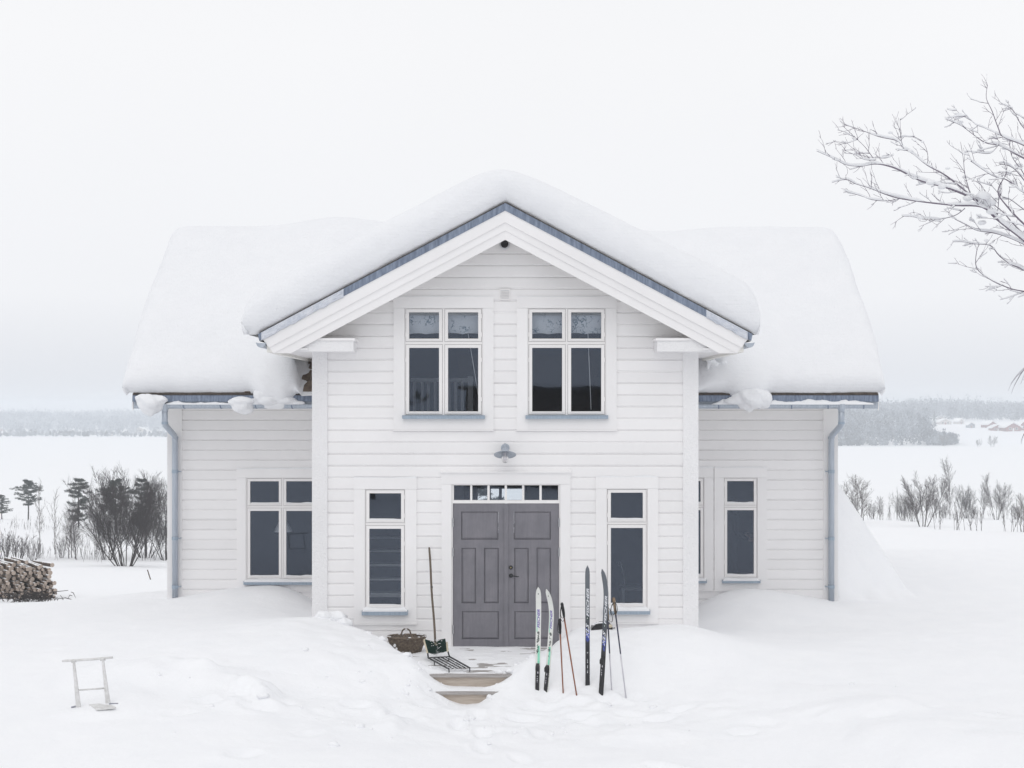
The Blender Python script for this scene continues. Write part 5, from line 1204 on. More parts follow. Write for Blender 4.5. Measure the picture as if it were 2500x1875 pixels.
bare_tree('shrub_b', 262, 1366, 1160, 'dark leafless thicket just left of the biggest bare tree', 'bare_bush', 'bush', GL, .9)
bare_tree('shrub_b', 408, 1368, 1150, 'dark leafless tree half hidden by the left house corner', group=GL, wide=1.0)
bare_tree('shrub', 355, 1362, 1150, 'dark leafless tree between the biggest bare tree and the house', group=GL, wide=.8)
bare_tree('slim', 176, 1362, 1240, 'thin young bare tree in front of the middle pine, leaning', group=GL, wide=1.3)
bare_tree('single', 185, 1366, 1235, 'straight young bare tree just right of the leaning sapling', group=GL, wide=.8)
bare_tree('wisp', 134, 1354, 1205, 'pale slender bare sapling between the pines and the woodpile', group=GL)
bare_tree('wisp', 98, 1340, 1185, 'palest tallest wispy sapling near the leftmost full pine', group=GL)
bare_tree('brush', 45, 1368, 1298, 'low tangled bare shrub right behind the woodpile', 'bare_bush', 'bush', GL, 1.3)
bare_tree('brush', 12, 1366, 1290, 'low bare shrub at the very left edge above the woodpile', 'bare_bush', 'bush', GL, 1.2)
bare_tree('brush', 82, 1370, 1315, 'small bare shrub at the right end of the woodpile', 'bare_bush', 'bush', GL, 1.2)
bare_tree('brush', 150, 1362, 1310, 'sparse bare shrub below the middle pine', 'bare_bush', 'bush', GL, .9)
R_ = [('slim', 2066, 1238, 1143, 'narrow bare tree nearest the right downpipe', 1.2), ('slim', 2100, 1276, 1166, 'tall bare tree second from the right house corner, base nearest', 1.35), ('single_b', 2149, 1257, 1203, 'small bare tree third from the house on the right slope', .9),
      ('wisp', 2172, 1256, 1200, 'faint thin sapling left of the brown thicket', 1), ('shrub_b', 2205, 1257, 1180, 'dense brown bare thicket left of the forked tree', .75), ('shrub_b', 2228, 1256, 1176, 'dense bare thicket close behind the forked tree', .7), ('spread', 2253, 1286, 1162, 'dark forked bare tree with snowy limb, nearest on the right slope', 1.05),
      ('single_b', 2290, 1256, 1160, 'bare tree between the forked tree and the tallest one', .9), ('single', 2319, 1268, 1127, 'tallest slender bare tree on the right slope', .75), ('shrub', 2358, 1250, 1166, 'dense vase-shaped bare thicket right of the tallest tree', .62), ('single', 2400, 1252, 1150, 'pointed bare tree right of the vase-shaped thicket', .85),
      ('spread', 2433, 1268, 1180, 'dark bushy bare tree second darkest on the right slope', .85), ('single_b', 2455, 1258, 1177, 'bare tree with upright twigs near the right edge', .8), ('brush', 2482, 1258, 1215, 'low bare bush near the right edge of the slope', 1.1), ('slim', 2498, 1236, 1148, 'bare tree cut off by the right edge of the photo', 1.3),
      ('brush', 2130, 1262, 1222, 'low wispy bush between the second and third bare trees', 1.0), ('brush', 2375, 1258, 1225, 'low bush under the pointed bare tree', 1.0), ('wisp', 2190, 1260, 1190, 'wispy sapling at the left rim of the brown thicket', 1.0), ('brush', 2305, 1262, 1228, 'low brush at the foot of the tallest bare tree', 1.2), ('wisp', 2275, 1258, 1168, 'thin pale sapling behind the forked tree', 1.0)]
for kind, sx, sy, top, lab, wd in R_: bare_tree(kind, sx, sy, top, lab, 'bare_bush' if kind == 'brush' else 'bare_tree', 'bush' if kind == 'brush' else 'tree', GR, wd)

def underbrush(px_list, n, seed, label, hh, mat, d=(40, 320)):
    rnd = random.Random(seed); mb = MB()
    for k in range(n):
        sx0, sx1, sy = rnd.choice(px_list); sx = rnd.uniform(sx0, sx1); p = on_ground(sx, sy + rnd.gauss(0, 3.5), *d); H_ = hh * rnd.uniform(.35, 1.0) * rnd.uniform(.5, 1)
        dd = Vector((rnd.gauss(0, .16), rnd.gauss(0, .16), 1)).normalized(); e_ = p + dd * H_; mid = p.lerp(e_, .5) + Vector((rnd.gauss(0, .03), rnd.gauss(0, .03), 0)) * H_; mb.tube([p - dd * .1, mid, e_], [.009, .007, .004], 3, False)
        for m in range(9):
            t_ = rnd.uniform(.25, .95); a = p.lerp(e_, t_); q = (dd + Vector((rnd.gauss(0, .45), rnd.gauss(0, .45), .25))).normalized(); l_ = H_ * .35 * (1.1 - t_) * rnd.uniform(.6, 1.3); mb.tube([a, a + q * l_ * .5, a + (q + Vector((0, 0, .2))) * l_], [.005, .0045, .003], 3, False)
    tag(mb.build('underbrush', mat), label, 'brush', kind='stuff')
underbrush([(2060, 2180, 1256), (2150, 2320, 1257), (2270, 2420, 1255), (2380, 2500, 1257), (2180, 2260, 1258), (2330, 2400, 1252)], 230, 5, 'low tangled bare brush between the trees on the right slope', 2.2, 'twig')
underbrush([(0, 110, 1362), (90, 240, 1362), (200, 300, 1366), (330, 420, 1366)], 100, 6, 'low tangled bare brush along the left slope', 2.2, 'twig')
underbrush([(0, 140, 1280), (20, 120, 1295)], 60, 7, 'sparse dry stalks in the snow below the pines', 1.4, 'pale_twig')
def pine_mesh(seed, H=6.0, clean=.35, width=.28):
    rnd = random.Random(seed); tk = MB(); tk.tube([(0, 0, -.3), (.03, 0, H * .3), (-.02, .03, H * .65), (0, 0, H * .97)], [.09, .08, .05, .015], 7)
    cw = MB(); nW = 11
    for i in range(nW):
        f = clean + (1 - clean) * (i + .3) / nW; z = H * f; rad = H * width * (.55 + 1.2 * ((f - clean) / (1 - clean)) * (1 - (f - clean) / (1 - clean)) * 2 - .45 * ((f - clean) / (1 - clean)) ** 2) * rnd.uniform(.6, 1.2)
        for k in range(6):
            if rnd.random() < .15: continue
            az_ = rnd.uniform(0, 6.283); L_ = rad * rnd.uniform(.6, 1.15); e_ = Vector((math.cos(az_) * L_, math.sin(az_) * L_, z + L_ * rnd.uniform(.0, .32))); a_ = Vector((0, 0, z)); tk.tube([a_, a_.lerp(e_, .5) - Vector((0, 0, .04)), e_], [.025, .018, .008], 4)
            for c in range(6):
                t_ = .35 + .65 * c / 5; cc = a_.lerp(e_, t_) + Vector((rnd.gauss(0, .08), rnd.gauss(0, .08), rnd.gauss(.05, .06))); R0 = .24 * rnd.uniform(.6, 1.3)
                for m in range(34):
                    d = Vector((rnd.gauss(0, 1), rnd.gauss(0, 1), rnd.gauss(.25, .7))).normalized(); p = cc + d * R0 * rnd.random() * .6; q = p + d * .16; s_ = d.cross(Vector((rnd.gauss(0, 1), rnd.gauss(0, 1), rnd.gauss(0, 1)))).normalized() * .026
                    cw.add([p - s_, p + s_, q], [(0, 1, 2)])
    def mk(mb, name, mat):
        m_ = bpy.data.meshes.new(name); m_.from_pydata([tuple(v) for v in mb.v], [], mb.f); m_.materials.append(M[mat]); return m_
    return mk(tk, 'trunk', 'bark'), mk(cw, 'crown', 'pine_needles')
PV = [pine_mesh(1), pine_mesh(2, clean=.12, width=.27), pine_mesh(3, clean=.22, width=.3)]
for v, sx, sy, top, lab, wd in ((0, 69, 1266, 1171, 'lone pine with bare lower trunk above the woodpile', 1.25), (1, 192, 1289, 1168, 'dense bushy pine left of the biggest bare tree', 1.15), (2, 4, 1262, 1203, 'pine cut off by the left edge of the photo', 1.5), (0, 282, 1300, 1172, 'pine crown showing behind the biggest bare tree, left one', 1.2), (1, 346, 1300, 1168, 'pine crown showing behind the biggest bare tree, right one', 1.0)):
    p = on_ground(sx, sy, 60, 320); s = (sy - top) * (p.y - CAM_Y) / F_PX / 6.0; r = root('pine_tree', p); tag(r, lab, 'tree', 'pines on the left slope'); r.scale = (s * wd, s * wd, s); r.rotation_euler = (0, 0, sx * .37)
    for nm, m_ in zip(('trunk', 'crown'), PV[v]): o = bpy.data.objects.new(nm, m_); C.objects.link(o); o.parent = r
# pine behind the house, glimpsed through the transom and the far window
p = Vector((PX(1197, 45), 45, gz(PX(1197, 45), 45))); r = root('pine_tree', p); tag(r, 'pine behind the house glimpsed through the panes over the door', 'tree', 'pines on the left slope'); r.scale = (.9, .9, .80)
for nm, m_ in zip(('trunk', 'crown'), PV[1]): o = bpy.data.objects.new(nm, m_); C.objects.link(o); o.parent = r

# ------------------------------------------------------------------ far shore: woods, spruces, houses
def wood(name, n, t0, t1, d0, d1, seed, label, keep=None, h=(7, 12), conif=.2, mat='forest_frost', K=30):
    rng = np.random.default_rng(seed); D = d0 + (d1 - d0) * rng.random(n) ** 1.0; t_ = t0 + (t1 - t0) * rng.random(n); x = t_ * D; y = D + CAM_Y; z = ground_fix(x, y)
    ok = z > -21.3
    if keep is not None: ok &= keep(CX + t_ * F_PX, D, CY + (EYE - z) * F_PX / D)
    x, y, z = x[ok], y[ok], z[ok]; n = len(x); H = rng.uniform(h[0], h[1], n) * (.62 + .9 * vnoise(x / 38, y / 60, 3)) * np.where(rng.random(n) < .06, 1.35, 1.0); co = rng.random(n) < conif; W = np.where(co, H * .16, H * rng.uniform(.22, .34, n))
    u = rng.random((n, K)); hz = np.where(co[:, None], .05 + .95 * u, .15 + .85 * u); prof = np.where(co[:, None], (1 - hz) * 1.1 + .03, np.sqrt(np.clip(1 - ((hz - .55) / .47) ** 2, .02, 1)))
    az_ = rng.random((n, K)) * 6.283; rr = W[:, None] * prof * np.sqrt(rng.random((n, K)))
    c = np.stack([x[:, None] + rr * np.cos(az_), y[:, None] + rr * np.sin(az_), z[:, None] + H[:, None] * hz], -1)
    V = c[:, :, None, :] + rng.normal(0, 1, (n, K, 3, 3)) * np.array([.55, .55, .75]) * np.where(co, .8, 1.0)[:, None, None, None]
    V = V.reshape(-1, 3); m_ = bpy.data.meshes.new(name); nv = len(V); m_.vertices.add(nv); m_.vertices.foreach_set('co', V.ravel()); m_.loops.add(nv); m_.loops.foreach_set('vertex_index', np.arange(nv))
    m_.polygons.add(nv // 3); m_.polygons.foreach_set('loop_start', np.arange(0, nv, 3)); m_.polygons.foreach_set('loop_total', np.full(nv // 3, 3)); m_.update(calc_edges=True); m_.materials.append(M[mat])
    o = bpy.data.objects.new(name, m_); C.objects.link(o); tag(o, label, 'woods', kind='stuff'); return o
wood('far_woods', 8800, -.60, -.16, 1205, 1800, 1, 'hazy wooded shore across the lake on the left', h=(6, 10), conif=.35, mat='forest_hazed', keep=lambda sx, D, sy: ~((D < 1290) & (np.sin(sx * .11) + np.sin(sx * .037 + 1) > .1)))
wood('far_woods', 1700, .215, .302, 915, 1110, 2, 'frosted woods on the near point of the right shore', h=(7, 13), conif=.15, keep=lambda sx, D, sy: (vnoise(sx / 17, D / 30, 4) > .36) & (sx < 2275 - (D - 915) * .05) & ~((np.abs(sx - 2185) < 18) & (np.abs(sy - 1036) < 14)))
wood('far_woods', 7200, .20, .58, 1240, 1800, 3, 'frosted woods along the skyline behind the red houses', h=(8, 13), conif=.3)
wood('far_woods', 2600, -.16, .215, 1210, 1700, 6, 'distant woods beyond the lake behind the house', h=(7, 12), conif=.3)
wood('shore_shrubs', 260, .295, .318, 918, 960, 4, 'low frosted shrubs at the tip of the right shore', h=(4, 8), conif=0, keep=lambda sx, D, sy: sx < 2335)
wood('shore_shrubs', 160, .2, .30, 905, 930, 7, 'low pale brush along the right waterline', h=(2, 5), conif=0)
wood('shore_shrubs', 260, -.40, -.2, 1195, 1240, 8, 'low pale brush along the left waterline', h=(1.5, 4), conif=0)
def far_point(sx, sy, d0, d1): return on_ground(sx, sy, d0, d1)
def spruce_mesh(seed):
    rnd = random.Random(seed); cw = MB(); tk = MB(); tk.tube([(0, 0, -.5), (0, 0, 9.5)], [.2, .04], 6)
    for i in range(900):
        f = rnd.random() ** 1.2; z = .6 + 9.2 * f; R_0 = (1 - f) * 2.0 * (.75 + .25 * math.sin(z * 6)) + .05; az_ = rnd.uniform(0, 6.283); rr = R_0 * math.sqrt(rnd.random()); p = Vector((rr * math.cos(az_), rr * math.sin(az_), z - rr * .35))
        cw.add([p + Vector((rnd.gauss(0, .22), rnd.gauss(0, .22), rnd.gauss(0, .14))) for _ in range(3)], [(0, 1, 2)])
    def mk(mb, name, mat):
        m_ = bpy.data.meshes.new(name); m_.from_pydata([tuple(v) for v in mb.v], [], mb.f); m_.materials.append(M[mat]); return m_
    return mk(tk, 'trunk', 'bark'), mk(cw, 'crown', 'spruce_far')
SV = spruce_mesh(3)
for sx, sy, top, lab in ((2213, 1052, 1015, 'dark spruce, left of the twin spruces on the far right shore'), (2224, 1053, 1013, 'dark spruce, right of the twin spruces on the far right shore'), (2110, 1078, 1045, 'single dark spruce standing nearer the right far waterline'), (2281, 1042, 1003, 'slim tall spruce left of the far houses'), (2044, 1090, 1066, 'small dark spruce beside the right downpipe on the far shore')):
    p = far_point(sx, sy, 880, 1300); s = (sy - top) * (p.y - CAM_Y) / F_PX / 10.0; r = root('spruce_tree', p); tag(r, lab, 'tree', 'spruces on the far shore'); r.scale = (s, s, s)
    for nm, m_ in zip(('trunk', 'crown'), SV): o = bpy.data.objects.new(nm, m_); C.objects.link(o); o.parent = r
for sx, sy, top, lab in ((2423, 1094, 1063, 'lone round bare tree on the snowy field below the red houses'), (2389, 1093, 1072, 'small bare tree left of the lone round tree on the field'), (2304, 1090, 1058, 'frosted round bush at the tip of the far right shore')):
    bare_tree('spread', sx, sy, top, lab, group='bare trees on the far field', wide=1.0, d=(880, 1200))

def far_house(sx, sy, wpx, hpx, body, label, turn=.5, chim=False):
    p = far_point(sx, sy, 880, 1700); D = p.y - CAM_Y; w = wpx * D / F_PX; h = hpx * D / F_PX; wall = h * .5; dp = w * .7
    r = root('distant_house', p); tag(r, label, 'house', 'houses across the lake'); r.rotation_euler = (0, 0, turn)
    MBs = MB(); MBs.prism([(-w / 2, -1), (w / 2, -1), (w / 2, wall), (0, h * .92), (-w / 2, wall)], 'y', -dp / 2, dp / 2)
    def bld(mb, nm, mat, par): m_ = bpy.data.meshes.new(nm); m_.from_pydata(mb.v, [], mb.f); m_.materials.append(M[mat]); o = bpy.data.objects.new(nm, m_); C.objects.link(o); o.parent = par; return o
    bld(MBs, 'wall', body, r); e_ = .12 * w; rt = MB()
    for s_ in (-1, 1): rt.prism([(0, h), (s_ * (w / 2 + e_), wall - e_ * .5), (s_ * (w / 2 + e_), wall + .4), (0, h + .5)], 'y', -dp / 2 - .6, dp / 2 + .6)
    rf_ = bld(rt, 'snowy_roof', 'far_snow', r)
    for k in (-1, 1):
        ww = MB().box(k * w * .22 - w * .07, k * w * .22 + w * .07, -dp / 2 - .06, -dp / 2 + .02, wall * .35, wall * .8); f_ = bld(ww, 'window', 'dark_glass', r)
        tr2 = MB()
        for a, b, c, d in ((-.09, -.07, .3, .85), (.07, .09, .3, .85), (-.07, .07, .8, .85), (-.07, .07, .3, .35)): tr2.box(k * w * .22 + a * w, k * w * .22 + b * w, -dp / 2 - .1, -dp / 2 + .0, wall * c, wall * d)
        bld(tr2, 'window_trim', 'house_trim', f_)
    bld(MB().box(-w * .06, w * .06, -dp / 2 - .06, -dp / 2 + .02, -.5, wall * .7), 'door', 'house_trim' if body == 'barn_red' else 'barn_red', r)
for a in ((2304, 1036, 30, 13, 'house_pale', 'long pale low house, leftmost of the far right houses', .1), (2340, 1035, 22, 13, 'house_pale', 'pale house with gable right of the long low one across the lake', .7), (2369, 1044, 18, 13, 'house_grey', 'small grey shed with white roof in front of the far houses', .15), (2296, 1024, 16, 8, 'house_pale', 'snowy roof peeking above the long pale house', .1),
          (2414, 1043, 32, 15, 'barn_red', 'red house behind the small red gabled one across the lake', .6), (2432, 1051, 30, 14, 'barn_red', 'low red gabled house in front of the other red houses', .1), (2466, 1052, 40, 20, 'barn_red', 'largest red gabled house across the lake on the right', .25), (2499, 1050, 24, 24, 'barn_red', 'red house cut off by the right edge across the lake', .1),
          (178, 1061, 24, 12, 'house_pale', 'white-roofed house standing alone on the left far waterline', .15), (143, 1062, 16, 7, 'house_pale', 'low hut left of the lone white-roofed house on the far shore', .5), (310, 1062, 24, 10, 'house_pale', 'pale hut at the far waterline nearest the left downpipe', .4), (337, 1054, 34, 12, 'house_pale', 'long snowy roofed building behind the waterline hut', .1), (66, 1044, 15, 8, 'house_pale', 'hazy roof high in the left far woods', .1), (117, 1041, 17, 8, 'house_pale', 'hazy wide roof right of the high one in the left woods', .0), (90, 1060, 20, 10, 'house_pale', 'hazy house among trees at the left far shore', .2), (268, 1064, 14, 5, 'house_pale', 'very low hut between the two left waterline houses', .3), (5, 1052, 14, 8, 'house_pale', 'hazy house at the left edge across the lake', .2)):
    far_house(*a[:6], turn=a[6])

# ------------------------------------------------------------------ snowy tree reaching in from the right
random.seed(21); YT = -7.0
def Q(u, v, dy=0.0): y = YT + dy; return P(1950 + u / 2.86, 180 + v / 2.86, y)
LIMBS = [  # traced limbs: list of (u, v), start radius, end radius, depth offset at start and end
    ([(1900, 1500), (1720, 1290), (1573, 1160), (1380, 1010), (1250, 890), (1050, 800), (850, 745), (700, 670), (610, 640), (530, 630), (430, 645), (330, 635), (250, 595), (125, 540)], .026, .002, .1, -.25),
    ([(1250, 890), (1040, 720), (900, 640), (800, 560), (730, 520), (690, 470), (560, 440), (440, 395), (320, 355)], .011, .002, 0, .25),
    ([(730, 520), (712, 440), (708, 320)], .004, .0017, .2, .2), ([(530, 605), (470, 520), (410, 460), (305, 362)], .005, .0017, -.2, -.15), ([(410, 460), (330, 485), (240, 465)], .003, .0015, -.2, -.25), ([(535, 605), (460, 600), (390, 565), (302, 528)], .003, .0015, -.2, -.3), ([(660, 570), (600, 590), (480, 580), (385, 560)], .003, .0015, .1, .1),
    ([(1380, 1010), (1280, 930), (1100, 920), (950, 905), (830, 890), (700, 870), (600, 840), (500, 800), (400, 770), (330, 740), (232, 760)], .014, .0018, 0, -.4), ([(700, 870), (620, 888), (510, 880), (430, 850), (313, 818)], .005, .0015, -.2, -.35), ([(330, 740), (260, 722)], .002, .0013, -.38, -.38),
    ([(1720, 1290), (1573, 1190), (1400, 1120), (1250, 1095), (1180, 1060), (1090, 1015)], .013, .003, .2, .3), ([(1160, 940), (1090, 990), (960, 1020), (860, 1015), (800, 1000), (720, 995)], .006, .0015, .1, .2), ([(960, 1020), (900, 1045), (840, 1068)], .003, .0014, .2, .2),
    ([(1900, 1560), (1700, 1450), (1573, 1370), (1480, 1330), (1400, 1270), (1340, 1200), (1250, 1190), (1150, 1175), (1075, 1175)], .014, .0015, .3, .1), ([(1900, 1580), (1700, 1545), (1573, 1520), (1480, 1500), (1360, 1450), (1260, 1380), (1235, 1320), (1245, 1230), (1260, 1195)], .010, .003, .2, .1),
    ([(1900, 760), (1720, 660), (1573, 590), (1480, 540), (1400, 500), (1300, 480), (1200, 410), (1130, 360), (1020, 315)], .016, .0016, -.2, .1), ([(1900, 740), (1720, 590), (1573, 500), (1430, 440), (1390, 370), (1350, 260), (1310, 170), (1318, 80)], .013, .002, -.3, -.1), ([(1430, 440), (1300, 380), (1230, 350), (1140, 258)], .004, .0015, -.2, -.2), ([(1400, 490), (1340, 555), (1240, 550)], .004, .0015, -.1, 0),
    ([(1900, 1100), (1720, 930), (1573, 830), (1450, 740), (1350, 710), (1200, 610)], .016, .002, -.2, -.35), ([(1900, 1300), (1720, 1160), (1573, 1050), (1450, 920), (1390, 820), (1450, 690), (1430, 610)], .018, .002, -.3, -.3), ([(1750, 520), (1573, 380), (1520, 290), (1470, 215)], .008, .002, .1, .1), ([(1385, 1010), (1395, 900), (1400, 820)], .006, .003, 0, -.1), ([(1195, 830), (1160, 700), (1150, 600), (1130, 475)], .006, .0018, .05, .1), ([(900, 640), (900, 560), (870, 480), (800, 435)], .005, .0017, .05, .1),
    ([(1270, 900), (1280, 800), (1245, 740)], .005, .002, 0, 0), ([(1800, 1000), (1620, 800), (1500, 660), (1400, 630)], .012, .002, .3, .2), ([(1573, 950), (1480, 880), (1410, 850), (1330, 760)], .006, .002, .2, .2), ([(1720, 930), (1600, 760), (1560, 680), (1490, 580), (1470, 480)], .010, .002, -.1, 0), ([(1650, 1200), (1500, 1050), (1420, 960), (1310, 880)], .010, .003, .1, .05)]
tree = root('snowy_tree', (7.3, YT, gz(7.3, YT))); tag(tree, 'snow-laden leafless tree whose branches reach in at the upper right', 'tree')
tk = MB(); bz = gz(7.3, YT); hub = Q(1900, 1500, .1)
tk.tube([(7.3, YT, bz - .3), (7.25, YT, bz + 1.2), (7.15, YT, bz + 2.4), (7.05, YT + .05, hub.z - .3), (7.15, YT, hub.z + .8), (7.2, YT - .05, hub.z + 2.0), (7.1, YT, hub.z + 3.2)], [.15, .125, .11, .10, .085, .055, .02], 10); 
JOINTS = ((1900, 1500, .021, .1), (1900, 1560, .011, .3), (1900, 1580, .008, .2), (1900, 1300, .014, -.3), (1900, 1100, .012, -.2), (1900, 760, .012, -.2), (1900, 740, .010, -.3), (1800, 1000, .009, .3), (1750, 520, .006, .1))
tk.build('trunk', 'bark', tree, True)
br_ = MB(); sn = MB(); rnd = random.Random(4)
def smooth_path(pts, k=4):
    out = []
    for i in range(len(pts) - 1):
        p0, p1, p2, p3 = pts[max(i - 1, 0)], pts[i], pts[i + 1], pts[min(i + 2, len(pts) - 1)]
        for j in range(k):
            t_ = j / k; out.append(.5 * ((2 * p1) + (p2 - p0) * t_ + (2 * p0 - 5 * p1 + 4 * p2 - p3) * t_ * t_ + (3 * p1 - p0 - 3 * p2 + p3) * t_ ** 3))
    out.append(pts[-1]); return out
def limb(pts, r0, r1, snow=1.0):
    n = len(pts); rr = [r0 + (r1 - r0) * (i / (n - 1)) ** .8 for i in range(n)]; br_.tube(pts, rr, 6 if r0 > .006 else 4, False)
    if snow > 0:
        run = []
        for i in range(n):
            flat_ = 1.0
            if 0 < i < n - 1: tg = (pts[i + 1] - pts[i - 1]).normalized(); flat_ = max(0, 1 - abs(tg.z) * 1.05)
            a = float(vnoise(np.array(pts[i].x * 7 + pts[i].z * 5), np.array(pts[i].y * 3 + r0 * 900), 13)); s_ = snow * flat_ * max(0, a - .16) * 2.2
            run.append((pts[i] + Vector((0, 0, rr[i] * .8 + s_ * .0075)), min(.03, (rr[i] * 1.0 + .0060) * min(1.35, s_ * 1.3))))
        cur = []
        for c in run + [(None, 0)]:
            if c[1] > .0012: cur.append(c)
            else:
                if len(cur) > 1: sn.tube([x[0] for x in cur], [x[1] * (.5 if k in (0, len(cur) - 1) else 1) for k, x in enumerate(cur)], 6)
                cur = []
def twigs(pts, r0, r1, lv, dens):
    n = len(pts); acc = 0
    for i in range(1, n):
        seg = pts[i] - pts[i - 1]; acc += seg.length * dens
        while acc > rnd.random():
            acc -= 1; t_ = rnd.random(); p = pts[i - 1].lerp(pts[i], t_); d = seg.normalized(); sg = rnd.choice((-1, 1)); ang = rnd.uniform(.35, 1.0) * sg
            dd = Vector((d.x * math.cos(ang) - d.z * math.sin(ang), d.y + rnd.gauss(0, .45), d.x * math.sin(ang) + d.z * math.cos(ang) + .12)).normalized(); ln = rnd.uniform(.05, .26) * (1 if lv == 0 else .45); q = [p]
            for k in range(4): dd = (dd + Vector((rnd.gauss(-.05, .14), rnd.gauss(0, .1), rnd.gauss(.05, .12)))).normalized(); q.append(q[-1] + dd * ln / 4)
            limb(q, .0027 if lv == 0 else .002, .0012, 1.0 if rnd.random() < .7 else 0)
            if lv == 0: twigs(q, .002, .001, 1, 15)
for u, v, r_, dy in JOINTS:      # the limbs sweep up from the trunk outside the frame
    e_ = Q(u, v, dy); t0_ = Vector((7.2, YT, e_.z - 1.15)); pp = smooth_path([t0_, t0_ + Vector((-.28, dy * .3, .38)), e_ + Vector((.62, -dy * .3, -.50)), e_], 6)
    n = len(pp); br_.tube(pp, [r_ * (2.2 - 1.2 * i / (n - 1)) for i in range(n)], 7, False); limb([p_ + Vector((0, 0, .001)) for p_ in pp], r_, r_, 1.5); twigs(pp, r_, r_, 0, 7)
for pts, r0, r1, d0, d1 in LIMBS:
    n = len(pts); pp = smooth_path([Q(u, v, d0 + (d1 - d0) * i / (n - 1) + .04 * math.sin(i * 2.1 + u)) for i, (u, v) in enumerate(pts)]); limb(pp, r0 * .75, r1, 1.7); twigs(pp, r0, r1, 0, 10)
br_.build('branches', 'near_twig', tree, True); 
for u, v, r_ in ((1290, 850, .05), (1180, 870, .035), (1330, 900, .05), (1350, 960, .04), (1130, 340, .02), (850, 1005, .022), (865, 475, .012), (640, 410, .016), (1370, 440, .02), (1040, 660, .016), (590, 825, .014), (1265, 540, .012), (1310, 1165, .018), (1440, 520, .022), (780, 540, .02), (920, 760, .03), (1000, 790, .03), (1160, 720, .018), (1280, 1040, .03), (1500, 760, .03), (1540, 640, .03), (1480, 1080, .03)):
    blob(sn, Q(u, v, rnd.uniform(-.1, .1)), (r_ * 1.4, r_, r_ * .8), int(u), 12, 9, .3)
sb = sn.build('branch_snow', 'roof_snow', tree, True); tag(sb, kind='stuff')
# drooping twigs at the right edge lower down
dt = MB()
for v0, dy in ((2030, -.1), (2060, .2), (2420, .0)):
    zg = Q(1573, v0, dy).z; bp = smooth_path([Vector((7.15, YT, zg + .35)), Vector((6.6, YT + dy, zg + .62)), Vector((5.9, YT + dy, zg + .55)), Vector((5.35, YT + dy, zg + .22)), Vector((5.12, YT + dy, zg - .02))], 6)
    n = len(bp); dt.tube(bp, [.022 * (1 - .88 * i / (n - 1)) for i in range(n)], 6, False)
    for k in range(16):
        p = bp[rnd.randint(n // 2, n - 1)]; q = [p]; d = Vector((rnd.uniform(-.6, .25), rnd.gauss(0, .3), -.2))
        for m in range(6): d = (d + Vector((rnd.gauss(-.03, .1), rnd.gauss(0, .1), -.25))).normalized(); q.append(q[-1] + d * .042)
        dt.tube(q, [.0024, .0022, .002, .0018, .0016, .0014, .0012], 4, False)
dt.build('drooping_twigs', 'near_twig', tree, True)

# ------------------------------------------------------------------ clods of shovelled snow
mb = MB(); rnd = random.Random(31)
for k in range(110):
    t_ = rnd.random()
    if t_ < .35: y = rnd.uniform(-2.9, -.4); x = float(np.interp(y, XL_Y, XL)) - abs(rnd.gauss(.1, .35))
    elif t_ < .55: y = rnd.uniform(-2.9, -1.2); x = float(np.interp(y, XL_Y, XR)) + abs(rnd.gauss(.05, .2))
    elif t_ < .9: y = rnd.uniform(-4.4, -2.6); x = rnd.gauss(-.6, 1.6)
    else: y = rnd.uniform(-5.5, -2); x = rnd.uniform(-6, 6)
    r_ = .012 + .045 * rnd.random() ** 3; blob(mb, (x, y, gz(x, y) + r_ * .02), (r_ * rnd.uniform(.8, 1.5), r_ * rnd.uniform(.8, 1.4), r_ * rnd.uniform(.6, .9)), k, 8, 6, .45, 2.2)
for x, y, r_ in ((-2.45, -.35, .15), (-2.3, -.5, .10), (-2.6, -.4, .12)): blob(mb, (x, y, gz(x, y) + r_ * .1), (r_ * 1.2, r_, r_ * .75), int(x * 50), 20, 14, .4, 2.4)
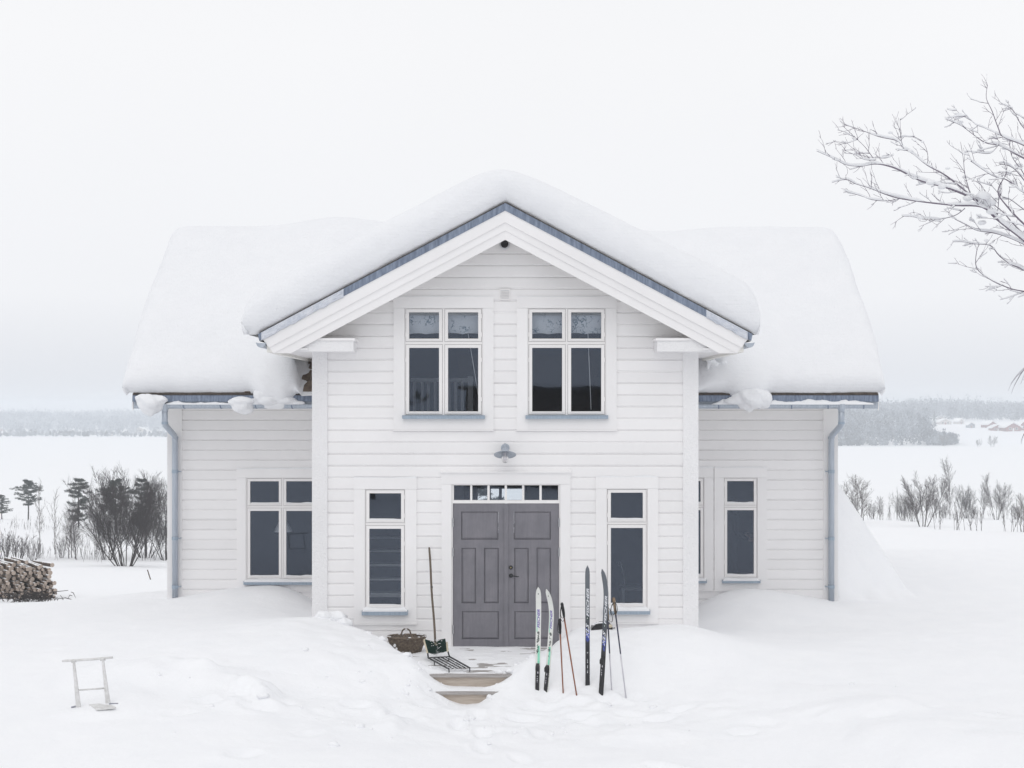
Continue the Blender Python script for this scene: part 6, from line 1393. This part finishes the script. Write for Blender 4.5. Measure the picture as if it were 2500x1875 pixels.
tag(mb.build('snow_clods', 'snow', None, True), 'scattered clods of shovelled snow around the steps', 'snow', kind='stuff')

# ------------------------------------------------------------------ behind the viewpoint: unseen barn and pine added to darken the upper panes' reflection
bn = root('unseen_barn', (4.5, -76, gz(4.5, -76))); tag(bn, 'brown barn added out of view to darken what the upper window panes mirror', 'barn'); bz_ = gz(4.5, -76)
MB().box(-2.6, 13.0, -82, -76, bz_ - .5, 4.8).build('wall', 'log_bark', bn)
q_ = MB(); q_.prism([(-75.2, 4.65), (-79, 6.7), (-82.8, 4.65), (-82.8, 4.82), (-79, 6.9), (-75.2, 4.82)], 'x', -3.2, 13.6); rf_ = q_.build('roof', 'tar_edge', bn, fix=True)
q_ = MB(); q_.prism([(-75.3, 4.83), (-79, 6.91), (-82.7, 4.83), (-82.6, 5.1), (-79, 7.25), (-75.4, 5.1)], 'x', -3.2, 13.6); q_.build('snow_cap', 'far_snow', rf_, fix=True)
for x in (1.0, 8.0): MB().box(x, x + 2.6, -75.98, -75.9, bz_ - .3, 2.2).build('door', 'void', bn)
p = Vector((-7.5, -60, gz(-7.5, -60))); r = root('pine_tree', p); tag(r, 'tall pine added out of view to be mirrored in the upper left window', 'tree'); r.scale = (1.5, 1.5, 1.9)
for nm, m_ in zip(('trunk', 'crown'), PV[2]): o = bpy.data.objects.new(nm, m_); C.objects.link(o); o.parent = r

# ------------------------------------------------------------------ winter haze
hz = MB().box(-1300, 1300, -160, 2400, -26.0, 14.0).build('haze', 'snow'); hz.data.materials.clear(); tag(hz, kind='stuff')
hm = bpy.data.materials.new('haze'); hm.use_nodes = True; hm.node_tree.nodes.clear(); ho = hm.node_tree.nodes.new('ShaderNodeOutputMaterial'); hv = hm.node_tree.nodes.new('ShaderNodeVolumePrincipled')
hv.inputs['Color'].default_value = (0.90, 0.942, 0.985, 1); hv.inputs['Density'].default_value = 0.00072; hv.inputs['Anisotropy'].default_value = 0.0
hm.node_tree.links.new(hv.outputs[0], ho.inputs['Volume']); hz.data.materials.append(hm)
